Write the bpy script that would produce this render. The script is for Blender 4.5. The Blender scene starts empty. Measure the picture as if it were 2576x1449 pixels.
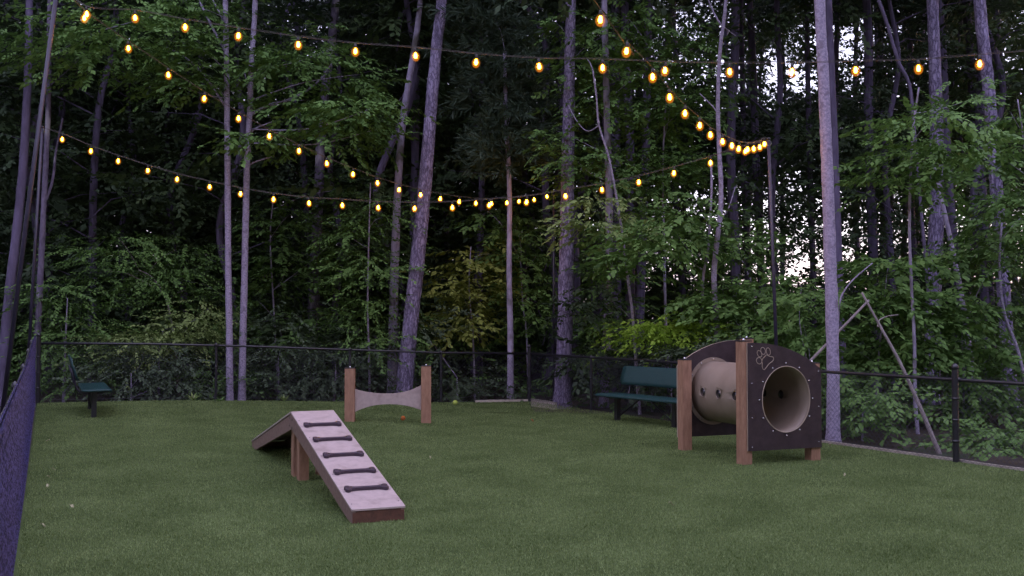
import bpy, bmesh, math, random
import numpy as np
from mathutils import Vector, Matrix
R = math.radians
S = bpy.context.scene
COL = S.collection
rng = np.random.default_rng(11)
random.seed(5)

# ---------------------------------------------------------------- camera, sky, sun, exposure
F = 2616.2          # focal length in pixels of a 2576 px wide picture
PITCH = 0.031
EYE = 1.6
cam = bpy.data.cameras.new('camera')
cam.lens = 36.56; cam.sensor_width = 36; cam.clip_end = 2000; cam.clip_start = .05
camo = bpy.data.objects.new('camera', cam); COL.objects.link(camo)
camo.location = (0, 0, EYE); camo.rotation_euler = (math.pi/2 + PITCH, 0, 0)
S.camera = camo
SUN_EL, SUN_AZ = R(4), R(70)
w = bpy.data.worlds.new('World'); S.world = w; w.use_nodes = True
nt = w.node_tree; bg = nt.nodes['Background']
sky = nt.nodes.new('ShaderNodeTexSky'); sky.sky_type = 'NISHITA'; sky.sun_disc = False
sky.sun_elevation = SUN_EL; sky.sun_rotation = SUN_AZ
sky.air_density = 1.0; sky.dust_density = .8; sky.ozone_density = 1.0
mx = nt.nodes.new('ShaderNodeMix'); mx.data_type = 'RGBA'; mx.blend_type = 'MULTIPLY'; mx.inputs[0].default_value = 1
mx.inputs[7].default_value = (1.03, .96, 1.04, 1)
# thin evening cloud veil: the dusk sky is milky, not a deep blue
veil = nt.nodes.new('ShaderNodeMix'); veil.data_type = 'RGBA'; veil.inputs[0].default_value = .86
veil.inputs[7].default_value = (.70, .64, .96, 1)
nt.links.new(sky.outputs[0], mx.inputs[6])
nt.links.new(mx.outputs[2], veil.inputs[6])
nt.links.new(veil.outputs[2], bg.inputs[0])
bg.inputs[1].default_value = .15
sl = bpy.data.lights.new('sun', 'SUN'); sl.energy = .06; sl.angle = R(12); sl.color = (1, .85, .7)
so = bpy.data.objects.new('sun', sl); COL.objects.link(so)
so.rotation_euler = (R(90)-SUN_EL, 0, math.pi - SUN_AZ)
S.view_settings.view_transform = 'Standard'; S.view_settings.look = 'None'
S.view_settings.exposure = 4.06; S.view_settings.gamma = 1
S.render.engine = 'CYCLES'
S.cycles.max_bounces = 6; S.cycles.transparent_max_bounces = 8; S.cycles.sample_clamp_indirect = 3

# ---------------------------------------------------------------- projection helpers
CP, SP = math.cos(PITCH), math.sin(PITCH)
def ray(px, py):
    u, v = (px-1288)/F, -(py-724.5)/F
    return Vector((u, CP - v*SP, SP + v*CP))
def at(px, py, Y):
    d = ray(px, py); t = Y/d.y
    return Vector((d.x*t, Y, EYE + d.z*t))
def sst(t): t = min(max(t, 0), 1); return t*t*(3-2*t)
def gz(x, y): return .17*sst(-x/7)*sst((y-9)/8)
def ground(px, py):
    d = ray(px, py); z = 0
    for _ in range(12):
        t = (EYE-z)/-d.z; x, y = d.x*t, d.y*t; z = gz(x, y)
    return Vector((x, y, z))

# ---------------------------------------------------------------- object helpers
def tag(o, label=None, cat=None, group=None, kind=None):
    if label: o['label'] = label
    if cat: o['category'] = cat
    if group: o['group'] = group
    if kind: o['kind'] = kind
    return o
def empty(name, loc, label=None, cat=None, group=None, rz=0, parent=None):
    o = bpy.data.objects.new(name, None); COL.objects.link(o); o.location = loc
    o.rotation_euler = (0, 0, rz); o.empty_display_size = .1
    if parent: o.parent = parent
    return tag(o, label, cat, group)
def link(name, me, m=None, parent=None, smooth=False):
    o = bpy.data.objects.new(name, me); COL.objects.link(o)
    if m is not None and not me.materials: me.materials.append(m)
    if parent: o.parent = parent
    if smooth:
        me.polygons.foreach_set('use_smooth', np.ones(len(me.polygons), bool))
    return o
def copy_tree(o, parent=None):
    c = o.copy(); COL.objects.link(c); c.parent = parent
    for ch in list(o.children): copy_tree(ch, c)
    return c
def mesh_np(name, V, Fc, tint=None, k=4):
    me = bpy.data.meshes.new(name)
    V = np.ascontiguousarray(V, np.float32).reshape(-1, 3); Fc = np.ascontiguousarray(Fc, np.int32).reshape(-1, k)
    me.vertices.add(len(V)); me.vertices.foreach_set('co', V.ravel())
    me.loops.add(Fc.size); me.loops.foreach_set('vertex_index', Fc.ravel())
    me.polygons.add(len(Fc)); me.polygons.foreach_set('loop_start', np.arange(0, Fc.size, k, dtype=np.int32))
    try: me.polygons.foreach_set('loop_total', np.full(len(Fc), k, np.int32))
    except Exception: pass
    if tint is not None:
        a = me.attributes.new('tint', 'FLOAT', 'FACE'); a.data.foreach_set('value', np.ascontiguousarray(tint, np.float32))
    me.update(calc_edges=True)
    return me
class MB:
    """collects shapes into one mesh"""
    def __init__(s): s.V = []; s.Fs = []; s.n = 0; s.M = []
    def add(s, V, Fs, mi=0):
        s.V += [tuple(v) for v in V]; s.Fs += [tuple(i+s.n for i in f) for f in Fs]
        s.M += [mi]*len(Fs); s.n += len(V); return s
    def box(s, c, d, rot=None, mi=0):
        V = []
        for x in (-.5, .5):
            for y in (-.5, .5):
                for z in (-.5, .5):
                    v = Vector((x*d[0], y*d[1], z*d[2]))
                    if rot is not None: v = rot @ v
                    V.append(Vector(c)+v)
        return s.add(V, [(0,1,3,2),(4,6,7,5),(0,4,5,1),(2,3,7,6),(0,2,6,4),(1,5,7,3)], mi)
    def tube(s, P, r, n=8, cap=True, mi=0, jit=0):
        P = [Vector(p) for p in P]
        if not hasattr(r, '__len__'): r = [r]*len(P)
        V = []; up = None
        for i, p in enumerate(P):
            d = (P[min(i+1, len(P)-1)]-P[max(i-1, 0)]).normalized()
            if up is None:
                up = Vector((1, 0, 0)) if abs(d.x) < .9 else Vector((0, 1, 0))
            a = (up - d*up.dot(d)).normalized(); b = d.cross(a); up = a
            for k in range(n):
                t = 2*math.pi*k/n; rr = r[i]*(1+jit*(random.random()-.5))
                V.append(p + (a*math.cos(t)+b*math.sin(t))*rr)
        Fs = [(i*n+k, i*n+(k+1) % n, (i+1)*n+(k+1) % n, (i+1)*n+k) for i in range(len(P)-1) for k in range(n)]
        if cap: Fs += [tuple(range(n-1, -1, -1)), tuple((len(P)-1)*n+k for k in range(n))]
        return s.add(V, Fs, mi)
    def lathe(s, c, prof, n=12, mi=0):
        V = [Vector(c)+Vector((r*math.cos(2*math.pi*k/n), r*math.sin(2*math.pi*k/n), z)) for r, z in prof for k in range(n)]
        Fs = [(i*n+k, i*n+(k+1) % n, (i+1)*n+(k+1) % n, (i+1)*n+k) for i in range(len(prof)-1) for k in range(n)]
        Fs += [tuple(range(n-1, -1, -1)), tuple((len(prof)-1)*n+k for k in range(n))]
        return s.add(V, Fs, mi)
    def prism(s, poly, f, t0, t1, mi=0, mside=None):
        """poly: 2-D outline, f(a,b,t)->3-D; extruded from t0 to t1"""
        n = len(poly)
        V = [f(a, b, t0) for a, b in poly]+[f(a, b, t1) for a, b in poly]
        s.add(V, [tuple(range(n-1, -1, -1)), tuple(range(n, 2*n))], mi)
        base = s.n-2*n
        sd = [tuple(base+i for i in (k, (k+1) % n, n+(k+1) % n, n+k)) for k in range(n)]
        s.Fs += sd; s.M += [mi if mside is None else mside]*n
        return s
    def mesh(s, name, mats, bevel=0):
        me = bpy.data.meshes.new(name); me.from_pydata(s.V, [], s.Fs)
        mats = mats if isinstance(mats, (list, tuple)) else [mats]
        for m in mats: me.materials.append(m)
        me.polygons.foreach_set('material_index', np.array(s.M, np.int32))
        bm = bmesh.new(); bm.from_mesh(me); bmesh.ops.recalc_face_normals(bm, faces=bm.faces)
        if bevel: bmesh.ops.bevel(bm, geom=[e for e in bm.edges if len(e.link_faces) == 2 and e.calc_face_angle(0) > .6], offset=bevel, segments=2, affect='EDGES', profile=.6)
        bm.to_mesh(me); bm.free(); me.update(); return me
    def build(s, name, mats, parent=None, smooth=False, bevel=0):
        return link(name, s.mesh(name, mats, bevel), None, parent, smooth)

# ---------------------------------------------------------------- materials
def mat(name, c1, c2=None, rough=.7, scale=8, stretch=(1, 1, 1), bump=0, bscale=None, metal=0, spec=.5, detail=6, contrast=(.35, .65), coord='Object', vor=0, c3=None):
    m = bpy.data.materials.new(name); m.use_nodes = True; t = m.node_tree; N = t.nodes; L = t.links
    b = N['Principled BSDF']; b.inputs['Roughness'].default_value = rough; b.inputs['Metallic'].default_value = metal
    b.inputs['Specular IOR Level'].default_value = spec
    tc = N.new('ShaderNodeTexCoord'); mp = N.new('ShaderNodeMapping'); mp.inputs['Scale'].default_value = stretch
    L.new(tc.outputs[coord], mp.inputs[0])
    nz = N.new('ShaderNodeTexNoise'); nz.inputs['Scale'].default_value = scale; nz.inputs['Detail'].default_value = detail
    nz.inputs['Roughness'].default_value = .65
    L.new(mp.outputs[0], nz.inputs[0])
    cr = N.new('ShaderNodeValToRGB'); e = cr.color_ramp.elements
    e[0].position, e[1].position = contrast
    e[0].color = (*c1, 1); e[1].color = (*(c2 or c1), 1)
    L.new(nz.outputs[0], cr.inputs[0]); out = cr.outputs[0]; h = nz.outputs[0]
    if vor:
        v = N.new('ShaderNodeTexVoronoi'); v.feature = 'DISTANCE_TO_EDGE'; v.inputs['Scale'].default_value = vor
        vm = N.new('ShaderNodeMapping'); vm.inputs['Scale'].default_value = stretch
        L.new(tc.outputs[coord], vm.inputs[0])
        # wobble the plate edges
        ad = N.new('ShaderNodeMixRGB'); ad.blend_type = 'ADD'; ad.inputs[0].default_value = .25
        L.new(vm.outputs[0], ad.inputs[1]); L.new(nz.outputs[1], ad.inputs[2]); L.new(ad.outputs[0], v.inputs[0])
        r2 = N.new('ShaderNodeValToRGB'); r2.color_ramp.elements[0].position = .0; r2.color_ramp.elements[1].position = .16
        r2.color_ramp.elements[0].color = (.38, .36, .40, 1)
        L.new(v.outputs[0], r2.inputs[0])
        mm = N.new('ShaderNodeMixRGB'); mm.blend_type = 'MULTIPLY'; mm.inputs[0].default_value = 1
        L.new(out, mm.inputs[1]); L.new(r2.outputs[0], mm.inputs[2]); out = mm.outputs[0]; h = r2.outputs[0]
    if c3:
        n3 = N.new('ShaderNodeTexNoise'); n3.inputs['Scale'].default_value = scale*.35; n3.inputs['Detail'].default_value = 4
        L.new(mp.outputs[0], n3.inputs[0])
        r3 = N.new('ShaderNodeValToRGB'); r3.color_ramp.elements[0].position = .56; r3.color_ramp.elements[1].position = .66
        L.new(n3.outputs[0], r3.inputs[0])
        m3 = N.new('ShaderNodeMixRGB'); L.new(r3.outputs[0], m3.inputs[0]); L.new(out, m3.inputs[1]); m3.inputs[2].default_value = (*c3, 1); out = m3.outputs[0]
    L.new(out, b.inputs['Base Color'])
    if bump:
        if bscale:
            nb = N.new('ShaderNodeTexNoise'); nb.inputs['Scale'].default_value = bscale; nb.inputs['Detail'].default_value = 4
            L.new(mp.outputs[0], nb.inputs[0]); h = nb.outputs[0]
        bp = N.new('ShaderNodeBump'); bp.inputs['Strength'].default_value = bump; bp.inputs['Distance'].default_value = .02
        L.new(h, bp.inputs['Height']); L.new(bp.outputs[0], b.inputs['Normal'])
    return m
def leafmat(name, dark, light, trans=.22, rough=.55):
    m = bpy.data.materials.new(name); m.use_nodes = True; t = m.node_tree; N = t.nodes; L = t.links
    b = N['Principled BSDF']; b.inputs['Roughness'].default_value = rough; b.inputs['Specular IOR Level'].default_value = .3
    a = N.new('ShaderNodeAttribute'); a.attribute_name = 'tint'
    cr = N.new('ShaderNodeValToRGB'); cr.color_ramp.elements[0].color = (*dark, 1); cr.color_ramp.elements[1].color = (*light, 1)
    L.new(a.outputs['Fac'], cr.inputs[0]); L.new(cr.outputs[0], b.inputs['Base Color'])
    tr = N.new('ShaderNodeBsdfTranslucent'); L.new(cr.outputs[0], tr.inputs[0])
    mxs = N.new('ShaderNodeMixShader'); mxs.inputs[0].default_value = trans
    L.new(b.outputs[0], mxs.inputs[1]); L.new(tr.outputs[0], mxs.inputs[2]); L.new(mxs.outputs[0], N['Material Output'].inputs[0])
    return m
def emis(name, col, st, alpha=1):
    m = bpy.data.materials.new(name); m.use_nodes = True; t = m.node_tree; N = t.nodes; L = t.links
    e = N.new('ShaderNodeEmission'); e.inputs[0].default_value = (*col, 1); e.inputs[1].default_value = st
    if alpha < 1:
        tr = N.new('ShaderNodeBsdfTransparent'); ms = N.new('ShaderNodeMixShader'); ms.inputs[0].default_value = alpha
        L.new(tr.outputs[0], ms.inputs[1]); L.new(e.outputs[0], ms.inputs[2]); L.new(ms.outputs[0], N['Material Output'].inputs[0])
    else: L.new(e.outputs[0], N['Material Output'].inputs[0])
    return m
M = {}
M['turf'] = mat('turf', (.046, .074, .020), (.110, .155, .054), rough=.9, scale=1.6, bump=.5, bscale=160, detail=12, spec=.15, contrast=(.3, .7))
M['floor'] = mat('leaf_litter', (.030, .024, .018), (.07, .052, .036), rough=.95, scale=3, bump=.6, detail=10, c3=(.03, .045, .02))
M['kerb'] = mat('edging_timber', (.42, .37, .32), (.60, .54, .47), rough=.85, scale=9, bump=.3)
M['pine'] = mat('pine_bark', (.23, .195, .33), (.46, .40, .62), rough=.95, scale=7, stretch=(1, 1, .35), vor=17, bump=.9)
M['pine_far'] = mat('shaded_bark', (.10, .082, .14), (.18, .15, .25), rough=.95, scale=6, stretch=(1, 1, .3), bump=.4)  # bark darkened in colour to stand for canopy shade on these trunks
M['smooth'] = mat('smooth_bark', (.25, .22, .32), (.44, .39, .55), rough=.85, scale=8, stretch=(1, 1, .6), bump=.3, c3=(.12, .11, .11))
M['pale'] = mat('pale_bark', (.25, .22, .33), (.44, .39, .54), rough=.85, scale=34, stretch=(1, 1, 1.1), bump=.6, contrast=(.38, .62), c3=(.22, .19, .27))
M['lichen'] = mat('lichen_bark', (.09, .075, .12), (.20, .17, .25), rough=.95, scale=9, stretch=(1, 1, .5), bump=.6, c3=(.36, .34, .40))
M['dead'] = mat('dead_wood', (.24, .21, .22), (.38, .33, .34), rough=.9, scale=12, stretch=(1, 1, .4), bump=.4)
M['leaf_dark'] = leafmat('leaf_dark', (.028, .047, .028), (.095, .148, .073))  # backdrop leaves darkened in colour to stand for shade between lit clumps
M['leaf_mid'] = leafmat('leaf_mid', (.052, .108, .032), (.22, .39, .105))
M['leaf_shade'] = leafmat('leaf_shade', (.038, .068, .030), (.125, .195, .078))  # second backdrop leaf tone, the wood's shade put into its colour
M['leaf_light'] = leafmat('leaf_light', (.12, .19, .055), (.40, .52, .19), .3)
M['leaf_yellow'] = leafmat('leaf_yellow', (.15, .185, .04), (.40, .47, .12), .3)
M['leaf_lime'] = leafmat('leaf_lime', (.20, .36, .035), (.42, .64, .09), .4)
M['leaf_blue'] = leafmat('leaf_blue', (.050, .082, .046), (.155, .215, .125))
M['needles'] = leafmat('needles', (.030, .052, .034), (.075, .115, .072), .1)
M['grass'] = leafmat('grass_blades', (.085, .135, .032), (.37, .47, .20), .2, .8)
M['post'] = mat('recycled_post', (.28, .15, .095), (.42, .235, .15), rough=.75, scale=26, stretch=(1, 1, .22), bump=.35, bscale=90, detail=10)
M['ramp_side'] = mat('ramp_board', (.20, .125, .10), (.27, .18, .15), rough=.7, scale=25, bump=.2, bscale=150)
M['ramp_top'] = mat('sand_panel', (.41, .325, .305), (.51, .41, .385), rough=.6, scale=14, bump=.2, bscale=220, detail=12, contrast=(.3, .6), c3=(.38, .30, .275))
M['end_board'] = mat('end_board', (.09, .04, .026), (.15, .065, .04), rough=.7, scale=18, bump=.2)
M['brown'] = mat('dark_brown_panel', (.028, .016, .021), (.050, .031, .038), rough=.5, scale=9, detail=14, bump=.2, bscale=200)
M['bone'] = mat('bone_plastic', (.045, .030, .045), (.065, .045, .065), rough=.4, scale=40)
M['tan'] = mat('tan_plastic', (.25, .195, .15), (.31, .245, .19), rough=.5, scale=3, bump=.05)
M['tan_line'] = mat('tan_core', (.45, .36, .28), rough=.6)
M['steel'] = mat('bolt_steel', (.6, .6, .6), rough=.25, metal=1)
M['cap'] = mat('post_cap', (.035, .032, .036), rough=.5)
M['vinyl'] = mat('black_vinyl', (.018, .017, .025), rough=.32, spec=.7)
M['vinyl_wire'] = mat('skylit_vinyl_wire', (.075, .07, .11), rough=.35, spec=.6)  # black vinyl paled in colour to stand for sky light on the wire
M['wire_sheen'] = mat('sky_sheen_vinyl_wire', (.022, .018, .085), (.11, .095, .30), scale=22, detail=3, contrast=(.42, .58), rough=.4, spec=.7)  # black vinyl; purple sky sheen and dark twist shading put into the colour
M['bench'] = mat('green_bench_plastic', (.012, .050, .052), (.016, .064, .066), rough=.4, scale=200, bump=.4, bscale=260)
M['pole'] = mat('pole_paint', (.018, .014, .034), (.032, .026, .055), rough=.4, scale=5, spec=.6)
M['cord'] = mat('light_cord', (.10, .085, .08), rough=.5)
M['socket'] = mat('bulb_socket', (.02, .018, .018), rough=.5)
M['glow'] = emis('bulb_filament', (1, .40, .014), 6)
M['glass'] = emis('bulb_glass_halo', (1, .34, .03), .03, .06)
ve = M['glass'].node_tree.nodes.new('ShaderNodeEmission'); ve.inputs[0].default_value = (1, .27, .015, 1); ve.inputs[1].default_value = .52  # added amber glow filling the oversized glass stands for the lens halo
M['glass'].node_tree.links.new(ve.outputs[0], M['glass'].node_tree.nodes['Material Output'].inputs['Volume'])
M['acrylic'] = mat('acrylic_dome', (.022, .022, .03), rough=.08, spec=.9)
M['dark'] = mat('shadow_rubber', (.02, .02, .02), rough=.7)
M['ball_y'] = mat('ball_felt', (.50, .62, .12), (.42, .55, .10), rough=.95, scale=60, bump=.3)
M['ball_o'] = mat('orange_felt', (.75, .20, .04), (.62, .16, .03), rough=.9, scale=60, bump=.3)
M['fallen'] = mat('fallen_leaf', (.42, .40, .24), (.5, .46, .3), rough=.8)
M['rust_leaf'] = mat('rust_leaf', (.28, .09, .03), (.35, .13, .04), rough=.8)

# ---------------------------------------------------------------- ground and turf
CORNER = Vector((.33, 20.6)); LFAR = Vector((-8.2, 18.0)); SLOPE_L = .444; SLOPE_R = .533
def xl(y): return -8.2+(18-y)*SLOPE_L if y > 2 else -1.1-(2-y)*.4
def xr(y): return CORNER.x+(20.6-y)*SLOPE_R
def build_ground():
    n = 90
    xs = np.sign(np.linspace(-1, 1, n))*np.abs(np.linspace(-1, 1, n))**2.4*400
    ys = np.sign(np.linspace(-1, 1, n))*np.abs(np.linspace(-1, 1, n))**2.4*400+15
    X, Y = np.meshgrid(xs, ys)
    d = np.hypot(X, Y-10)
    Z = -.09 + .16*np.sin(X*.35+1)*np.sin(Y*.27) * np.clip((d-18)/15, 0, 1) + 2.2*np.clip((Y-40)/40, 0, 1)*np.clip((-X+5)/20, 0, 1)
    V = np.stack([X, Y, Z], -1).reshape(-1, 3)
    i = np.arange(n*n).reshape(n, n)
    Fc = np.stack([i[:-1, :-1], i[:-1, 1:], i[1:, 1:], i[1:, :-1]], -1).reshape(-1, 4)
    tag(link('ground', mesh_np('ground', V, Fc), M['floor'], smooth=True), kind='structure')
    # the artificial lawn, up to the three fences
    nu, nv = 80, 140; V = []
    for j in range(nv):
        s = j/(nv-1)
        for k in range(nu):
            u = k/(nu-1); yt = 18+2.6*u; y = -14+(yt+14)*s
            a, b = xl(y if y < 18 else 18), xr(y)
            x = a+(b-a)*u if s < 1 else LFAR.x+(CORNER.x-LFAR.x)*u
            # blend the mapping so that the far edge is the back fence line
            t = sst((s-.5)*2); xf = LFAR.x+(CORNER.x-LFAR.x)*u
            x = x*(1-t)+xf*t if s > .5 else x
            if s > .5:
                yy = y; lo = -8.2+(18-yy)*SLOPE_L if yy < 18 else -8.2+(yy-18)*(8.53/2.6)
                x = max(lo, min(xr(yy), x)); 
                x = lo+(xr(yy)-lo)*u if yy < 18 else x
            V.append((x, y, gz(x, y)+.004))
    i = np.arange(nu*nv).reshape(nv, nu)
    Fc = np.stack([i[:-1, :-1], i[:-1, 1:], i[1:, 1:], i[1:, :-1]], -1).reshape(-1, 4)
    tag(link('lawn', mesh_np('lawn', V, Fc), M['turf'], smooth=True), kind='structure')
    # short blades standing on it
    n = 560000
    yy = 5.2+(20.4-5.2)*rng.random(n)**1.3; xx = (rng.random(n)-.5)*1.04*yy
    lo = np.where(yy < 18, -8.2+(18-yy)*SLOPE_L, -8.2+(yy-18)*3.28); hi = .33+(20.6-yy)*SLOPE_R
    ok = (xx > lo+.02) & (xx < hi-.02); xx, yy = xx[ok], yy[ok]; n = len(xx)
    sm = lambda t: np.clip(t, 0, 1)**2*(3-2*np.clip(t, 0, 1))
    zz = .17*sm(-xx/7)*sm((yy-9)/8)+.003
    h = .009+.012*rng.random(n); a = rng.random(n)*6.283; wd = .0028+.0022*rng.random(n)
    B = np.stack([xx, yy, zz], 1)
    w_ = np.stack([np.cos(a)*wd, np.sin(a)*wd, 0*a], 1)
    tip = B+np.stack([(rng.random(n)-.5)*.018, (rng.random(n)-.5)*.018, h], 1)
    V = np.stack([B-w_, B+w_, tip], 1).reshape(-1, 3)
    patch = .5+.5*np.sin(xx*1.7+np.sin(yy*1.3)*2)*np.sin(yy*1.1+np.sin(xx*.9))
    patch = .5*patch+.25*np.sin(xx*5.1+yy*2.3+np.sin(yy*4))+.25*np.sin(yy*6.3-xx*3.7+np.sin(xx*5.2))*np.sin(xx*2.9)
    tint = np.clip(.19+.28*patch+.5*rng.random(n)**1.6, 0, 1)
    o = link('grass_blades', mesh_np('grass_blades', V, np.arange(3*n), tint, 3), M['grass']); tag(o, 'short green artificial grass covering the dog yard', 'grass', kind='stuff')
build_ground()
def strip(name, P0, P1, wd, ht, off, m):
    d = (P1-P0).normalized(); nrm = Vector((-d.y, d.x)); b = MB()
    n = 14; V = []
    for k in range(n+1):
        p = P0.lerp(P1, k/n)+nrm*off; z = gz(p.x, p.y); j = random.uniform(-.004, .004)
        for a, h in ((-wd/2, -.1), (-wd/2, ht+j), (wd/2, ht+j), (wd/2, -.1)):
            q = p+nrm*a; V.append((q.x, q.y, z+h))
    Fs = [(4*k+i, 4*k+(i+1) % 4, 4*k+4+(i+1) % 4, 4*k+4+i) for k in range(n) for i in range(4)]+[(0, 1, 2, 3), (4*n+3, 4*n+2, 4*n+1, 4*n)]
    b.add(V, Fs); tag(b.build(name, m), kind='structure')
KR = lambda x, o=0: Vector((x, 20.6-(x-.33)/SLOPE_R+o))
strip('kerb', KR(3.62), KR(7.3), .03, .03, .03, M['kerb'])
strip('kerb', Vector((-.72, 20.28)), CORNER+Vector((-.03, 0)), .06, .045, -.03, M['kerb'])
strip('kerb', CORNER+Vector((.03, -.03)), KR(.80), .06, .05, .03, M['kerb'])

# ---------------------------------------------------------------- chain-link fences
def fence(name, P0, P1, H0, H1, posts, label, wiremat, wr=.0023, step=.036, rail_drop=.03, H_post=.1, side=-.035):
    root = empty(name, (P0.x, P0.y, gz(P0.x, P0.y)), label, 'fence')
    off = Vector((-P0.x, -P0.y, -gz(P0.x, P0.y)))
    L = (P1-P0).length; d = (P1-P0)/L
    def pt(s, z):
        p = P0+d*s; t = s/L; H = H0+(H1-H0)*t; g = gz(p.x, p.y)
        return Vector((p.x, p.y, g+z*H))+off
    MBr = MB(); n = max(4, int(L/1.5))
    ro_ = Vector((-d.y, d.x, 0))*(.026 if side > 0 else 0)
    MBr.tube([pt(L*k/n, 1)+ro_-Vector((0, 0, rail_drop)) for k in range(n+1)], .021, 10)
    MBr.build('top_rail', M['vinyl'], root, True)
    MBw = MB(); MBw.tube([pt(L*k/n, .05) for k in range(n+1)], .003, 4); MBw.build('tension_wire', M['vinyl'], root)
    # zig-zag wires as three-sided tubes
    nw = int(L/step); V = []; Fs = []; base = 0
    nrm = np.array([-d.y, d.x, 0.])
    for i in range(nw):
        s0 = i*step; Hh = H0+(H1-H0)*s0/L; nk = int((Hh+.05)/step)+1
        k = np.arange(nk+1); s = s0+step*((k+i) % 2)
        x = P0.x+d.x*s; y = P0.y+d.y*s
        g = gz(x[0], y[0]); z = g+Hh+(.045+rng.random()*.012 if wr > .0024 else .02)-k*step
        pts = np.stack([x+off.x, y+off.y, z+off.z], 1)+nrm*(((k+i) % 2)*2-1)[:, None]*(.0022 if wr < .0024 else .006)
        for a in range(3):
            an = 2.094*a; V.append(pts+np.array([d.x*math.cos(an), d.y*math.cos(an), 0])*wr+nrm*math.sin(an)*wr)
        m_ = nk+1
        for a in range(3):
            q = base+a*m_+np.arange(nk); r_ = base+((a+1) % 3)*m_+np.arange(nk)
            Fs.append(np.stack([q, q+1, r_+1, r_], 1))
        base += 3*m_
    link('wire_mesh', mesh_np('wire_mesh', np.concatenate(V), np.concatenate(Fs)), wiremat, root)
    for s, r in posts:
        b = MB(); p = pt(s, 0); q = pt(s, 1)
        n2 = nrm*side
        c0 = p+Vector(n2)-Vector((0, 0, .2)); c1 = Vector((c0.x, c0.y, q.z+(H_post if r > .03 else -.04)))
        b.tube([c0, c1], r, 14)
        po = b.build('post', M['vinyl'], root, False)
        b = MB(); b.lathe(c1, [(r*1.12, -.01), (r*1.15, .02), (r*.9, .04), (r*.4, .055), (.002, .06)], 14)
        b.build('post_cap', M['vinyl'], po, True)
        for zz in ((.25, .5, .75) if r > .03 else (.6,)):
            b = MB(); b.tube([pt(s, zz)+Vector(n2)+Vector((0, 0, -.012)), pt(s, zz)+Vector(n2)+Vector((0, 0, .012))], r*1.18, 12); b.build('tie_band', M['vinyl'], po, True)
        b = MB(); b.tube([q+ro_+Vector((0, 0, -rail_drop))-Vector((d.x, d.y, 0))*.04, q+ro_+Vector((0, 0, -rail_drop))+Vector((d.x, d.y, 0))*.04], .027, 12)
        b.build('rail_clamp', M['vinyl'], po, True)
    return root
def spx(px, P0, P1):   # distance along the plan line P0-P1 where it is seen at column px
    k = (px-1288)/F; d = (P1-P0)
    t = (k*P0.y-P0.x)/(d.x-k*d.y); return t*d.length
back_posts = [spx(x, LFAR, CORNER) for x in (545, 880, 1109)]
fence('chain_link_fence', LFAR, CORNER, 1.06, .97, [(.02, .036)]+[(s, .024) for s in back_posts]+[((CORNER-LFAR).length-.0, .036)],
      'black chain-link fence along the back of the yard, parallel to the picture', M['vinyl_wire'])
REND = Vector((7.3, 20.6-(7.3-.33)/SLOPE_R))
fence('chain_link_fence', CORNER+Vector((.03, -.06)), REND, .97, .95, [(spx(1486, CORNER, REND), .024), (spx(1790, CORNER, REND), .024), (spx(2393, CORNER, REND), .036)],
      'black chain-link fence along the right side behind the tunnel, with thick capped post', M['vinyl_wire'])
SEND = Vector((-8.2+(18-2.1)*SLOPE_L, 2.1))
fence('chain_link_fence', SEND, LFAR+Vector((.0, -.08)), 1.10, 1.12, [(s, .024) for s in (1.0, 3.6, 6.6, 9.6, 12.6, 15.4)],
      'black chain-link fence coloured with purple sky sheen, seen edge-on at the left border', M['wire_sheen'], wr=.0034, step=.044, side=.04)

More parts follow.
